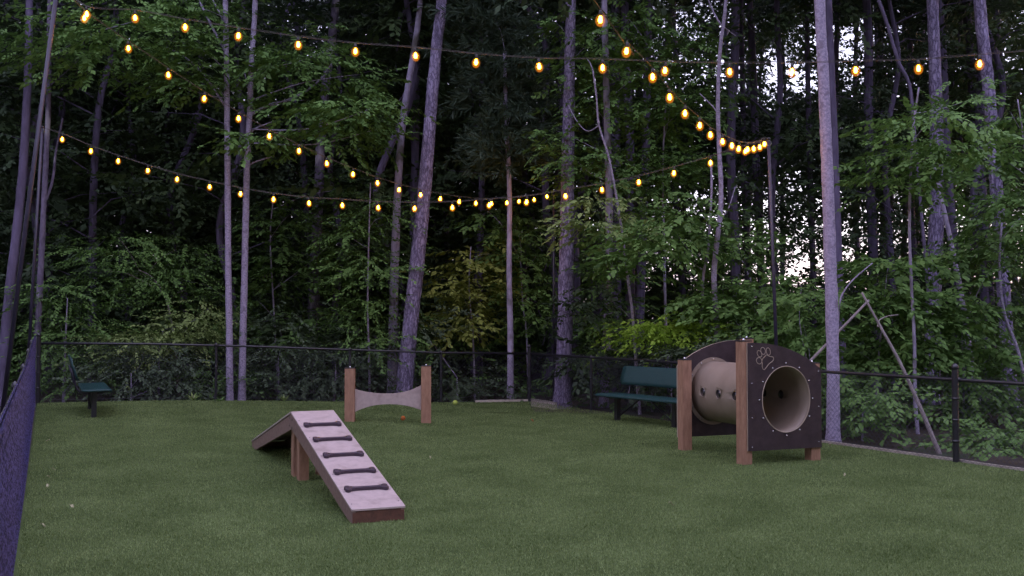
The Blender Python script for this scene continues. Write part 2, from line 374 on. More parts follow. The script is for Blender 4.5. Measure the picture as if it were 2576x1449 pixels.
# ---------------------------------------------------------------- ramp
def make_ramp():
    th = 1.967; u = Vector((math.cos(th), math.sin(th), 0)); v = Vector((u.y, -u.x, 0)); w_, L, h, e = .431, 2.532, .678, .117
    root = empty('dog_ramp', (-2.034, 10.626, 0), 'A-frame dog ramp with sand coloured decks and dark bone rungs', 'ramp')
    f = lambda a, b, t: u*a+v*t+Vector((0, 0, b))
    t0 = .018
    for sgn in (-1, 1):
        side = [(-L, .0), (-L, e-t0), (-.0, h-t0), (L, e-t0), (L, 0), (L-.1, 0), (0, .50), (-L+.1, 0)]
        b = MB(); b.prism([side[i] for i in (0, 1, 2, 6, 7)], f, sgn*(w_/2-.03), sgn*(w_/2-.004)); b.build('side_board', M['ramp_side'], root)
        b = MB(); b.prism([side[i] for i in (2, 3, 4, 5, 6)], f, sgn*(w_/2-.03), sgn*(w_/2-.004)); b.build('side_board', M['ramp_side'], root)
    for sgn in (-1, 1):
        s0 = -L-.005 if sgn < 0 else 0; 
        poly = [(sgn*(L+.006), e-t0+.001), (sgn*(L+.006), e), (0, h), (0, h-t0+.001)]
        b = MB(); b.prism(poly, f, -w_/2-.004, w_/2+.004); deck = b.build('deck', M['ramp_top'], root, bevel=.003)
        b = MB(); b.prism([(sgn*(L-.025), 0), (sgn*(L-.001), 0), (sgn*(L-.001), e-t0-.001), (sgn*(L-.025), e-t0-.001)], f, -w_/2+.032, w_/2-.032)
        b.prism([(sgn*(L-.003), 0.0), (sgn*(L+.001), 0), (sgn*(L+.001), e-t0-.012), (sgn*(L-.003), e-t0-.012)], f, -w_/2+.005, w_/2-.005)
        b.build('end_board', M['end_board'], root)
        # bone rungs
        sl_ = Vector((0, 0, 0)); a = math.atan2(h-e, L)
        for s in (.19, .36, .53, .695, .85):
            c = f(sgn*L*s, h-(h-e)*s, 0); tx = (u*(-sgn)*math.cos(a)+Vector((0, 0, math.sin(a)))); n_ = v.cross(tx) if sgn < 0 else tx.cross(v)
            if n_.z < 0: n_ = -n_
            out = []; hl = .158
            prof = []
            K = 40
            def knob(cx, cy, a0, a1, r=.0255):
                return [(cx+r*math.cos(a0+(a1-a0)*i/9), cy+r*math.sin(a0+(a1-a0)*i/9)) for i in range(10)]
            pts = knob(hl, .021, R(-45), R(160))+[(hl*.6, .017), (0, .0155), (-hl*.6, .017)]+knob(-hl, .021, R(20), R(225))+knob(-hl, -.021, R(135), R(340))+[(-hl*.6, -.017), (0, -.0155), (hl*.6, -.017)]+knob(hl, -.021, R(200), R(405))
            g = lambda p, q, t: c+v*p+tx*q+n_*t
            b = MB(); b.prism(pts, g, .0005, .030)
            bo = b.build('bone_rung', M['bone'], root, bevel=.006)
            for q in (-hl*.82, hl*.82):
                b = MB(); b.tube([g(q, 0, .025), g(q, 0, .033)], .009, 8); b.build('screw', M['steel'], bo)
    for du in (-.155, .135):
        for dv in (-.125, .125):
            b = MB(); rot = Matrix((u, v, (0, 0, 1))).transposed()
            hh = .62-abs(du)*.2
            b.box(u*du+v*dv+Vector((0, 0, hh/2-.05)), (.125, .10, hh), rot); b.build('leg', M['post'], root, bevel=.006)
    for (a, z) in ((-.06, .60), (.07, .61), (-.06, .52), (.07, .53)):
        b = MB(); b.tube([f(a, z, -w_/2+.003), f(a, z, -w_/2-.008)], .009, 8); b.build('bolt', M['steel'], root)
    for s in (.12, .32, .52, .7, .86, .96):
        for sgn in (-1, 1):
            c = f(-L*s, h-(h-e)*s+.0005, sgn*(w_/2-.022)); b = MB(); b.tube([c, c+Vector((0, 0, .003))], .005, 7); b.build('screw', M['bone'], root)
make_ramp()

# ---------------------------------------------------------------- jump
def make_jump():
    root = empty('dog_jump', (-1.9, 16, 0), 'low dog jump of two brown posts with a curved sand panel', 'jump')
    a = Vector((-2.485, 16.0, 0)); b_ = Vector((-1.325, 16.1, 0)); o = Vector((-1.9, 16, 0))
    ang = math.atan2(b_.y-a.y, b_.x-a.x); rot = Matrix.Rotation(ang-.03, 3, 'Z')
    for p, h in ((a, .862), (b_, .89)):
        b = MB(); b.box(p-o+Vector((0, 0, h/2-.05)), (.152, .152, h+.1), rot); po = b.build('post', M['post'], root, bevel=.006)
        b = MB(); b.box(p-o+Vector((0, 0, h+.007)), (.158, .158, .012), rot); cp = b.build('post_cap', M['cap'], po, bevel=.003)
        b = MB(); b.lathe(p-o+Vector((0, 0, h+.012)), [(.016, 0), (.016, .008), (.009, .02), (.002, .024)], 10); b.build('bolt', M['steel'], cp, True)
    n = 24; top = []; bot = []
    d = (b_-a); L = d.length-.152; d.normalize(); s0 = .076
    for k in range(n+1):
        t = k/n; q = 2*t-1
        zt = .473+abs(q)**2.2*(.545-.473 if t < .5 else .60-.473); zb = .31-abs(q)**2.2*(.31-.195 if t < .5 else .31-.215)
        top.append((s0+L*t, zt)); bot.append((s0+L*t, zb))
    nn = Vector((-d.y, d.x, 0))
    f = lambda s, z, t: a-o+d*s+nn*t+Vector((0, 0, z))
    b = MB(); b.prism(top+bot[::-1], f, -.012, .012); b.build('panel', M['ramp_top'], root)
make_jump()

# ---------------------------------------------------------------- tunnel
def make_tunnel():
    o = Vector((2.597, 11.54, 0)); tt = .382; u = Vector((math.cos(tt), math.sin(tt), 0)); v = Vector((-u.y, u.x, 0)); W, LN, zb = .995, 1.469, .154
    root = empty('dog_tunnel', o, 'dog tunnel of sand plastic between dark brown panels with a paw print', 'tunnel')
    cs, cz, rx, rz = .515, .714, .325, .372
    th = .02
    def outline(flip):
        P = [(0, zb), (W, zb)]; n = 26
        for k in range(n+1):
            s = 1-k/n; z = 1.352-.31*s**2.4; P.append((s*W, z))
        if flip: P = [(W-a, z) for a, z in P][::-1]
        return P
    def panel(t0, t1, flip, seen_t):
        f = lambda a, b, t: u*a+v*t+Vector((0, 0, b))
        P = outline(flip); c = W*cs
        # ring of quads between the hole and the outline
        n = 96; inn = []; outp = []
        for k in range(n):
            t = 2*math.pi*k/n; dx, dz = math.cos(t), math.sin(t)
            inn.append((c+rx*dx, cz+rz*dz)); best = 1e9
            for i in range(len(P)):
                (x1, y1), (x2, y2) = P[i], P[(i+1) % len(P)]
                ex, ey = x2-x1, y2-y1; den = dx*ey-dz*ex
                if abs(den) < 1e-9: continue
                s_ = ((x1-c)*ey-(y1-cz)*ex)/den; q = ((x1-c)*dz-(y1-cz)*dx)/den
                if s_ > 0 and -1e-6 <= q <= 1+1e-6: best = min(best, s_)
            outp.append((c+dx*best, cz+dz*best))
        # snap outer ring points to true corners
        for cor in ((0, zb), (W, zb), (0, outline(flip)[-1][1] if not flip else 1.042), (W, 1.042 if not flip else 1.352)):
            i = min(range(n), key=lambda k: (outp[k][0]-cor[0])**2+(outp[k][1]-cor[1])**2); outp[i] = cor
        b = MB(); V = []
        for t in (t0, t1): V += [f(a, z, t) for a, z in inn]+[f(a, z, t) for a, z in outp]
        F1 = [(k, (k+1) % n, n+(k+1) % n, n+k) for k in range(n)]; F2 = [tuple(2*n+i for i in q) for q in F1]
        b.add(V, F1+F2, 0); base = 0
        b.Fs += [(n+k, n+(k+1) % n, 3*n+(k+1) % n, 3*n+k) for k in range(n)]+[(k, (k+1) % n, 2*n+(k+1) % n, 2*n+k) for k in range(n)]
        b.M += [1]*(2*n)
        return b.build('end_panel', [M['brown'], M['tan_line']], root)
    p1 = panel(-th, 0, False, 0); p2 = panel(LN, LN+th, True, 0)
    # posts (inside the panels)
    rot = Matrix((u, v, (0, 0, 1))).transposed(); ps = .125
    for a, t, h in ((ps/2-.115, .002+ps/2, 1.363), (W-ps/2, .002+ps/2, 1.105), (ps/2-.0, LN-.002-ps/2, 1.11), (W-ps/2+.04, LN-.002-ps/2, 1.363)):
        a = a if h != 1.363 or t > 1 else -.0+ps/2-.055
        c = u*a+v*t
        b = MB(); b.box(c+Vector((0, 0, h/2-.05)), (ps, ps, h+.1), rot); po = b.build('post', M['post'], root, bevel=.005)
        b = MB(); b.box(c+Vector((0, 0, h+.007)), (ps+.008, ps+.008, .012), rot); cp = b.build('post_cap', M['cap'], po, bevel=.003)
        b = MB(); b.lathe(c+Vector((0, 0, h+.013)), [(.016, 0), (.016, .008), (.009, .02), (.002, .024)], 10); b.build('bolt', M['steel'], cp, True)
    # tube with port holes: boolean difference evaluated once
    n = 72; b = MB(); V = []; rows = 8
    ro = 0.004; ri = -.006
    for dr in (ro, ri):
        for j in range(rows+1):
            t = -.012+(LN+.024)*j/rows
            for k in range(n):
                q = 2*math.pi*k/n; V.append(u*(W*cs+(rx+dr-.004)*math.cos(q))+v*t+Vector((0, 0, cz+(rz+dr-.004)*math.sin(q))))
    m_ = (rows+1)*n
    Fs = [(j*n+k, j*n+(k+1) % n, (j+1)*n+(k+1) % n, (j+1)*n+k) for j in range(rows) for k in range(n)]
    Fs += [tuple(m_+i for i in f[::-1]) for f in Fs]
    for j in (0, rows): Fs += [(j*n+k, m_+j*n+k, m_+j*n+(k+1) % n, j*n+(k+1) % n) for k in range(n)]
    b.add(V, Fs); me = b.mesh('tube', M['tan']); tube = link('tube', me, None, root)
    c = MB(); ports = []
    for t in (.51, .85, 1.19):
        for sg in (-1, 1):
            p = u*(W*cs+sg*rx)+v*t+Vector((0, 0, cz+.01)); ports.append((p, sg))
            c.tube([p-u*.08*1, p+u*.08], .055, 20)
    cut = c.build('cutter', M['tan'], root)
    md = tube.modifiers.new('b', 'BOOLEAN'); md.object = cut; md.operation = 'DIFFERENCE'; md.solver = 'EXACT'
    bpy.context.view_layer.update()
    dg = bpy.context.evaluated_depsgraph_get(); new = bpy.data.meshes.new_from_object(tube.evaluated_get(dg))
    tube.modifiers.clear(); tube.data = new; bpy.data.objects.remove(cut)
    new.polygons.foreach_set('use_smooth', np.ones(len(new.polygons), bool))
    for p, sg in ports:
        b = MB(); ring = [p+v*.057*math.cos(q*math.pi/12)+Vector((0, 0, .057*math.sin(q*math.pi/12))) + u*sg*(.003) for q in range(25)]
        b.tube(ring, .004, 6, cap=False); b.build('port_rim', M['tan'], root, True)
        b = MB(); V = []; K = 16
        for q in range(7):
            an = q/6*math.pi/2; rr = .053*math.cos(an); dd = .022*math.sin(an)
            for k in range(K): V.append(p-u*sg*(dd+.004)+v*rr*math.cos(6.2832*k/K)+Vector((0, 0, rr*math.sin(6.2832*k/K))))
        b.add(V, [(i*K+k, i*K+(k+1) % K, (i+1)*K+(k+1) % K, (i+1)*K+k) for i in range(6) for k in range(K)]+[tuple(range(K-1, -1, -1))])
        b.build('port_window', M['acrylic'], root, True)
    # flanges round the holes
    for t, sg in ((LN-.004, -1), (.004, 1)):
        b = MB(); V = []
        for (rr, dt) in ((0, 0), (.048, 0), (.048, sg*.008), (0, sg*.008)):
            for k in range(n):
                q = 2*math.pi*k/n; V.append(u*(W*cs+(rx+rr+.0015)*math.cos(q))+v*(t+dt)+Vector((0, 0, cz+(rz+rr+.0015)*math.sin(q))))
        b.add(V, [(i*n+k, i*n+(k+1) % n, ((i+1) % 4)*n+(k+1) % n, ((i+1) % 4)*n+k) for i in range(4) for k in range(n)])
        b.build('flange', M['tan'], root)
    # lip at the mouth
    b = MB(); b.tube([u*(W*cs+(rx-.002)*math.cos(q*math.pi/36))+v*(-th-.002)+Vector((0, 0, cz+(rz-.002)*math.sin(q*math.pi/36))) for q in range(73)], .005, 6, cap=False); b.build('mouth_rim', M['tan_line'], root, True)
    def bolt(a, z, t, r, par, sg=-1):
        b = MB(); p = u*a+v*t+Vector((0, 0, z)); V = []
        prof = [(r, 0), (r*.95, .4*r), (r*.6, .8*r), (.001, r)]
        for rr, dd in prof:
            for k in range(10):
                q = 2*math.pi*k/10; V.append(p+u*rr*math.cos(q)+v*sg*dd+Vector((0, 0, rr*math.sin(q))))
        b.add(V, [(i*10+k, i*10+(k+1) % 10, (i+1)*10+(k+1) % 10, (i+1)*10+k) for i in range(3) for k in range(10)])
        b.build('bolt', M['steel'], par, True)
    for k in range(12):
        q = 2*math.pi*(k+.0)/12
        bolt(W*cs+(rx+.035)*math.cos(q), cz+(rz+.032)*math.sin(q), -th, .0095, p1)
    for k in range(3, 9):
        q = 2*math.pi*k/12; bolt(W*cs+(rx+.028)*math.cos(q), cz+(rz+.028)*math.sin(q), LN-.012, .0095, p2)
    for a, z in ((.055, 1.31), (.055, .90), (.055, .52), (.055, .195), (W-.04, 1.02), (W-.04, .62), (W-.04, .22)): bolt(a, z, -th, .007, p1)
    # paw outline routed into the panel: pixel outline of the emblem -> panel coordinates
    def pz(x, y): return ((x-862)/728*W*1.0, 1.352-(y-115)/1085*(1.352-zb)*1.0)
    def ell(cx, cy, a_, b_, tilt):
        out = []
        for k in range(21):
            q = 2*math.pi*k/20; x = a_*math.cos(q); y = b_*math.sin(q)
            out.append(pz(cx+x*math.cos(tilt)-y*math.sin(tilt), cy+x*math.sin(tilt)+y*math.cos(tilt)))
        return out
    curves = [ell(974, 298, 26, 33, -.25), ell(978, 228, 21, 34, -.35), ell(1013, 199, 22, 36, -.2), ell(1064, 206, 20, 38, -.15)]
    pad = [(1047, 240), (1072, 255), (1105, 262), (1115, 282), (1108, 300), (1088, 318), (1072, 328), (1056, 348), (1038, 372), (1020, 390), (1006, 372), (1002, 345), (1004, 325), (1000, 303), (1008, 280), (1028, 258), (1047, 240)]
    sm = []
    for k in range(len(pad)-1):
        p0, p1_, p2_, p3 = pad[k-1 if k else -2], pad[k], pad[k+1], pad[(k+2) if k+2 < len(pad) else 1]
        for i in range(4):
            t = i/4; sm.append(tuple(.5*(2*p1_[j]+(p2_[j]-p0[j])*t+(2*p0[j]-5*p1_[j]+4*p2_[j]-p3[j])*t*t+(3*p1_[j]-p0[j]-3*p2_[j]+p3[j])*t**3) for j in (0, 1)))
    sm.append(sm[0]); curves.append([pz(*p) for p in sm])
    b = MB()
    for c_ in curves: b.tube([u*a+v*(-th)+Vector((0, 0, z)) for a, z in c_], .0036, 6, cap=False)
    b.build('paw_emblem', M['tan_line'], p1, True)
make_tunnel()

# ---------------------------------------------------------------- benches
def make_bench(loc, rz, label, Ls=1.95, legs=(.27, 1.6), back_top=.86):
    # local: x along the bench, -y towards the front
    root = empty('park_bench', loc, label, 'bench', rz=rz)
    def slab(prof, x0, x1, thick, rc=.05):
        b = MB(); n = len(prof); V = []; nx = 18
        for i in range(nx+1):
            t = i/nx; x = x0+(x1-x0)*(t if True else t)
            ins = 0
            for j, (y, z) in enumerate(prof): V.append((x, y, z))
        off = len(V)
        for i in range(nx+1):
            x = x0+(x1-x0)*i/nx
            for j, (y, z) in enumerate(prof):
                a = prof[max(j-1, 0)]; c = prof[min(j+1, n-1)]; dy, dz = c[0]-a[0], c[1]-a[1]; l = math.hypot(dy, dz)
                V.append((x, y+dz/l*thick, z-dy/l*thick))
        # rounded ends: pull the outer rows in near both profile ends
        for k in range(2):
            for i in (0, nx):
                for j in (0, n-1):
                    q = k*off+i*n+j; x, y, z = V[q]; V[q] = (x+(rc if i == 0 else -rc), y, z)
        Fs = []
        for i in range(nx):
            for j in range(n-1):
                Fs += [(i*n+j, i*n+j+1, (i+1)*n+j+1, (i+1)*n+j), tuple(off+q for q in (i*n+j, (i+1)*n+j, (i+1)*n+j+1, i*n+j+1))]
            for j in (0, n-1): Fs.append((i*n+j, (i+1)*n+j, off+(i+1)*n+j, off+i*n+j))
        for i in (0, nx):
            for j in range(n-1): Fs.append((i*n+j, i*n+j+1, off+i*n+j+1, off+i*n+j))
        b.add(V, Fs); return b
    seat = [(-.30, .385), (-.295, .415), (-.27, .432), (-.1, .425), (.06, .425), (.12, .43)]
    slab(seat, 0, Ls, .028, .03).build('seat', M['bench'], root, True)
    back = [(.16, .565), (.175, .62), (.205, .72), (.235, .80), (.25, back_top-.015), (.265, back_top)]
    slab(back, .05, Ls-.05, .026, .05).build('backrest', M['bench'], root, True)
    for x in legs:
        b = MB(); b.box((x, -.06, .18), (.075, .075, .46)); lg = b.build('leg', M['vinyl'], root, bevel=.006)
        b = MB(); b.box((x, -.06, .385), (.05, .42, .03)); b.build('seat_bracket', M['vinyl'], lg)
        b = MB(); b.tube([(x, .02, .372), (x, .10, .374), (x, .155, .40), (x, .19, .46), (x, .215, .58), (x, .262, .74)], .016, 8); b.build('back_support', M['pole'], lg, True)
    mid = (legs[0]+legs[1])/2
    for s in (-1, 1):
        x = legs[0] if s < 0 else legs[1]
        b = MB(); b.tube([(x-s*.04, -.06, .07), (mid+s*.12, -.06, .375)], .013, 8); b.build('brace', M['vinyl'], root, True)
    return root
bd = Vector((.56, -.83, 0)).normalized()
p0 = Vector((1.50, 16.86, 0)); nrm = Vector((-bd.y, bd.x, 0))
make_bench(p0+nrm*.10, math.atan2(bd.y, bd.x), 'green mesh metal bench by the fence, half hidden behind the tunnel', 2.05)
lp = ground(236, 1050)
bd2 = Vector((-.41, .912, 0)).normalized()
# seat faces +x: local -y must map to (.91,.41): x axis runs along +bd2 reversed
n2 = Vector((bd2.y, -bd2.x, 0))       # (.912,.41)
r2 = math.atan2(bd2.y, bd2.x)
lb = lp-bd2*.27+n2*(-.06)
make_bench(lb, r2, 'dark green bench seen from its end beside the left fence', 1.9, (.27, 1.6), .9)

# ---------------------------------------------------------------- balls and fallen leaves
def ball(loc, r, m, label):
    root = empty('ball', loc, label, 'ball')
    b = MB(); n = 12
    b.lathe((0, 0, r), [(r*math.sin(math.pi*i/n)+.0004, -r*math.cos(math.pi*i/n)) for i in range(n+1)], 20); b.build('felt_cover', m, root, True)
    b = MB(); b.tube([(r*1.005*math.cos(t)*math.cos(.5*math.sin(2*t)), r*1.005*math.sin(t)*math.cos(.5*math.sin(2*t)), r+r*math.sin(.5*math.sin(2*t))) for t in np.linspace(0, 2*math.pi, 40)], .0018, 5, cap=False); b.build('seam', M['tan_line'], root)
p = ground(1145, 1019); ball(p, .046, M['ball_y'], 'bright yellow-green tennis ball on the turf near the back fence')
p = ground(1014, 1058); ball(p, .036, M['ball_o'], 'orange ball lying beneath the panel of the jump')
def fleaf(px, py, s, m, label, grp=None):
    p = ground(px, py); b = MB(); a = random.random()*6; n = 9; P = []
    for k in range(n):
        t = k/(n-1); P.append((t*s-s/2, math.sin(math.pi*t**.8)*s*.28, .012+.012*math.sin(6*t)))
    V = P+[(x, -y, z+.006) for x, y, z in P[1:-1]]+[(x, 0, z-.006) for x, y, z in P]
    ctr = n+n-2
    Fs = []
    for k in range(n-1):
        Fs.append((k, k+1, ctr+k+1, ctr+k)) if k else Fs.append((0, 1, ctr+1))
        q0 = n+k-1; q1 = n+k
        if k == 0: Fs.append((0, ctr+1, n))
        elif k < n-2: Fs.append((q0, ctr+k, ctr+k+1, q1))
        else: Fs.append((q0, ctr+k, n-1))
    b.add(V, Fs); o = b.build('fallen_leaf', m); o.location = p+Vector((0, 0, .012)); o.rotation_euler = (random.uniform(-.2, .2), random.uniform(-.2, .2), a)
    tag(o, label, 'leaf', 'leaves lying on the turf')
for a in [(1339, 1061, .09, 'rust_leaf', 'rust brown fallen leaf on turf between jump and bench'),
          (1407, 1021, .06, 'rust_leaf', 'small orange fallen leaf on turf by the back corner of the fence'),
          (1487, 1124, .06, 'fallen', 'pale leaf on open turf left of the tunnel'),
          (1688, 1273, .07, 'fallen', 'pale yellow leaf on the turf nearest the tunnel front post'),
          (2125, 1200, .05, 'fallen', 'tiny pale leaf on turf in front of the right fence'),
          (2088, 1125, .07, 'fallen', 'pale curled leaf by the edging at the right end of the tunnel'),
          (1082, 1155, .05, 'fallen', 'tiny pale leaf on turf right of the ramp deck'),
          (135, 1185, .05, 'fallen', 'pale leaf near left fence, farther of the two in the bare strip'),
          (122, 1205, .06, 'fallen', 'pale leaf near left fence, second in the scatter'),
          (120, 1228, .06, 'fallen', 'pale leaf near left fence, middle of the scatter'),
          (181, 1280, .07, 'fallen', 'white leaf alone on turf left of the ramp'),
          (108, 1328, .07, 'fallen', 'long pale leaf close to left fence in the foreground'),
          (120, 1112, .06, 'fallen', 'pale leaf near left fence, short of the dark bench')]:
    fleaf(a[0], a[1], a[2]*.75, M[a[3]], a[4])

# ---------------------------------------------------------------- light poles and festoon lights
def pole(px0, px1, py1, Y, label, r=.026):
    b0 = at(px0, 1100, Y); base = Vector((b0.x, Y, gz(b0.x, Y)-.02)); top = at(px1, py1, Y)
    root = empty('light_pole', base, label, 'pole', 'poles carrying the string lights')
    b = MB(); b.tube([(0, 0, -.2), (top-base)*.5, top-base], r, 12); b.build('shaft', M['pole'], root, True)
    b = MB(); b.tube([top-base, top-base+Vector((0, 0, .03))], r*1.25, 12); b.build('cap', M['vinyl'], root, True)
    q = top-base; b = MB(); b.tube([q+Vector((.035*math.cos(t), -.02, -.05+.035*math.sin(t))) for t in np.linspace(0, 6.28, 12)], .005, 6, cap=False); b.build('eye_bolt', M['steel'], root)
    b = MB(); b.box((0, 0, .02), (.16, .16, .016)); b.build('base_plate', M['vinyl'], root)
    return top
topA = pole(-12, 146, -44, 12.0, 'tall leaning purple-grey light pole at the left edge, rising out of view')
topC = pole(62, 107, 322, 17.4, 'slim light pole behind the far end of the left fence')
topR = pole(1962, 1933, 352, 14.6, 'light pole right of centre with the bunched bulbs at its top', .025)
topB = pole(1393, 1393, 482, 20.95, 'thin dark light pole behind the back corner of the fence', .024)
def catenary(P, n=10):
    out = []
    for i in range(len(P)-1):
        p0, p1, p2, p3 = P[max(i-1, 0)], P[i], P[i+1], P[min(i+2, len(P)-1)]
        for k in range(n):
            t = k/n; out.append(.5*(2*p1+(p2-p0)*t+(2*p0-5*p1+4*p2-p3)*t*t+(3*p1-p0-3*p2+p3)*t**3))
    out.append(P[-1]); return out
bulb_gl = MB().lathe((0, 0, 0), [(.003, -.142), (.022, -.137), (.036, -.122), (.045, -.098), (.046, -.078), (.038, -.056), (.026, -.040), (.016, -.032)], 18).mesh('bulb', M['glass'])
bulb_fil = MB().lathe((0, 0, 0), [(.004, -.108), (.014, -.101), (.019, -.085), (.016, -.067), (.010, -.050), (.005, -.044)], 10).mesh('filament', M['glow'])
bulb_soc = MB().lathe((0, 0, 0), [(.010, .006), (.017, -.004), (.018, -.030), (.0165, -.046)], 10).mesh('socket', M['socket'])
for me in (bulb_gl, bulb_fil, bulb_soc): me.polygons.foreach_set('use_smooth', np.ones(len(me.polygons), bool))
def string(A, B, bulbs, ends, label, scale=1, r=.0034, drop=14):
    """A, B: plan points; bulbs: pixel positions of the glowing bulbs along the plan line A-B"""
    P = []
    A2, B2 = Vector((A.x, A.y)), Vector((B.x, B.y)); d = B2-A2
    for px, py in bulbs:
        k = (px-1288)/F; t = (k*A2.y-A2.x)/(d.x-k*d.y); Y = A2.y+d.y*t
        p = at(px, py, Y); P.append(p+Vector((0, 0, .077*scale)))
    root = empty('string_light', P[0], label, 'string lights', 'strings of warm bulbs over the yard'); o = P[0]
    line = ([ends[0]] if ends[0] is not None else [])+[p+Vector((0, 0, .012)) for p in P]+([ends[1]] if ends[1] is not None else [])
    pts = catenary(line, 6)
    b = MB(); b.tube([p-o for p in pts], r, 5)
    b.tube([p-o+Vector((.002*math.sin(i), .004, .012+.003*math.sin(i*1.7))) for i, p in enumerate(pts)], .0022, 4); b.build('cable', M['cord'], root)
    for i, p in enumerate(P):
        g = link('bulb', bulb_gl, None, root); g.location = p-o; g.scale = (scale,)*3; g.rotation_euler = (random.uniform(-.1, .1), random.uniform(-.12, .12), 0)
        link('filament', bulb_fil, None, g); link('socket', bulb_soc, None, g)
bA = [(217,35),(339,45),(466,68),(601,90),(750,112),(894,129),(1044,140),(1199,156),(1355,167),(1516,170),(1675,177),(1835,180),(1993,180),(2152,176),(2310,172),(2464,160),(2640,146)]
EA = at(2464, 160, 10.2)
string(topA, EA, bA, (topA, at(2900, 95, 9.9)), 'longest row of warm bulbs spanning the whole top of the view')
bB = [(213,45),(322,121),(422,188),(515,248),(600,298),(677,342),(752,379),(821,411),(889,438),(949,460),(1004,477),(1058,490),(1109,500),(1156,507),(1198,511),(1237,512),(1275,510),(1306,506),(1343,502),(1375,494)]
string(topA, topB, bB, (topA, topB), 'row of bulbs falling steeply from upper left to the centre corner pole')
bC = [(157,350),(229,380),(298,405),(372,429),(447,451),(527,470),(606,487),(688,501),(776,511),(861,516),(950,522),(1043,524),(1138,522),(1232,516),(1326,508),(1421,493),(1513,477),(1607,458),(1697,435),(1788,409),(1876,381)]
string(topC, topR, bC, (topC, topR), 'lower sagging row of bulbs from the far left pole to the right pole')
bD = [(1511,49),(1578,129),(1642,193),(1684,244),(1724,285),(1760,315),(1787,339),(1817,356),(1840,366),(1860,374),(1881,376),(1896,374),(1911,370),(1923,362)]
ED = at(1511, 49, 9.0)
string(ED, topR, bD, (Vector((-3.3, .4, 6.6)), topR), 'short bunched row of bulbs dropping from top centre to the right pole')

# ---------------------------------------------------------------- foliage machinery
def spray_protos(n, L, leaf, k=8, droop=.16, aspect=.3):
    out = []
    for _ in range(k):
        t = (np.arange(n)+.5)/n
        base = np.stack([t*L, (rng.random(n)-.5)*.06*L, -droop*t*t*L+(rng.random(n)-.5)*.05*L], 1)
        sd = np.where(np.arange(n) % 2, 1, -1); an = sd*(1.05-.6*t)+(rng.random(n)-.5)*.7
        d = np.stack([np.cos(an), np.sin(an), -.22+(rng.random(n)-.5)*.7], 1); d /= np.linalg.norm(d, axis=1)[:, None]
        up = np.stack([(rng.random(n)-.5)*.9, (rng.random(n)-.5)*.9, np.ones(n)], 1)
        wv = np.cross(d, up); wv /= np.linalg.norm(wv, axis=1)[:, None]
        l = leaf*(.65+.6*rng.random(n))[:, None]
        out.append(np.stack([base, base+.42*l*d+aspect*l*wv-[0, 0, .02*leaf], base+l*d-[0, 0, .1*leaf], base+.42*l*d-aspect*l*wv], 1))
    return np.array(out)     # (k, n, 4, 3)
PR_NEAR = spray_protos(16, .62, .105)
PR_SM = spray_protos(22, .75, .070)
PR_MID = spray_protos(14, .95, .15)
PR_FAR = spray_protos(11, 1.4, .23)
PR_NEED = None
def needle_protos(k=6, n=46, L=.55):
    out = []
    for _ in range(k):
        t = rng.random(n); base = np.stack([t*L, 0*t, .25*t*L], 1)
        d = rng.normal(size=(n, 3)); d[:, 0] = np.abs(d[:, 0])+.6; d[:, 2] += .1; d /= np.linalg.norm(d, axis=1)[:, None]
        wv = np.cross(d, rng.normal(size=(n, 3))); wv /= np.linalg.norm(wv, axis=1)[:, None]; l = .20
        out.append(np.stack([base, base+.5*l*d+.012*wv, base+l*d, base+.5*l*d-.012*wv], 1))
    return np.array(out)
PR_NEED = needle_protos()
def rotm(az, tl, rl):
    ca, sa, ct, st, cr, sr = np.cos(az), np.sin(az), np.cos(tl), np.sin(tl), np.cos(rl), np.sin(rl)
    Rm = np.empty((len(az), 3, 3))
    Rm[:, 0] = np.stack([ca*ct, -sa*cr+ca*st*sr, sa*sr+ca*st*cr], 1)
    Rm[:, 1] = np.stack([sa*ct, ca*cr+sa*st*sr, -ca*sr+sa*st*cr], 1)
    Rm[:, 2] = np.stack([-st, ct*sr, ct*cr], 1)
    return Rm
def foliage(clumps, protos, layer=True):
    """clumps: (centre xyz, radii xyz, count, brightness) -> leaf quads and tint"""
    Vs, Ts = [], []
    for c, r, n, br in clumps:
        n = int(n)
        if n < 1: continue
        d = rng.normal(size=(n, 3)); d /= np.linalg.norm(d, axis=1)[:, None]
        rad = rng.random(n)**.45
        # uneven outline: lobes
        az0 = np.arctan2(d[:, 1], d[:, 0]); lob = 1+.22*np.sin(3*az0+c[0]*7)+.16*np.sin(5*az0+d[:, 2]*4+c[1]*3)
        p = d*(rad*lob)[:, None]*np.array(r)
        if layer:   # gather the sprays in loose tiers
            hz = max(r[2]*.42, .28); p[:, 2] = p[:, 2]*.35+.65*(np.round(p[:, 2]/hz+.3*np.sin(p[:, 0]*2))*hz)
        az = np.arctan2(p[:, 1], p[:, 0])+rng.normal(size=n)*.8
        Rm = rotm(az, .1+rng.normal(size=n)*.28, rng.normal(size=n)*.35)*(.7+.6*rng.random(n))[:, None, None]
        P = protos[rng.integers(0, len(protos), n)]
        V = np.einsum('nij,nkqj->nkqi', Rm, P)+(p+np.array(c))[:, None, None]
        m = P.shape[1]
        t = np.clip(br*(.30+.25*rng.random(n))[:, None]+.45*rng.random((n, m))**1.3*br, 0, 1)
        Vs.append(V.reshape(-1, 3)); Ts.append(t.ravel())
    V = np.concatenate(Vs); T = np.concatenate(Ts)
    return V, T
def fol_mesh(name, clumps, protos, m, layer=True):
    V, T = foliage(clumps, protos, layer)
    me = mesh_np(name, V, np.arange(len(V)), T); me.materials.append(m); return me
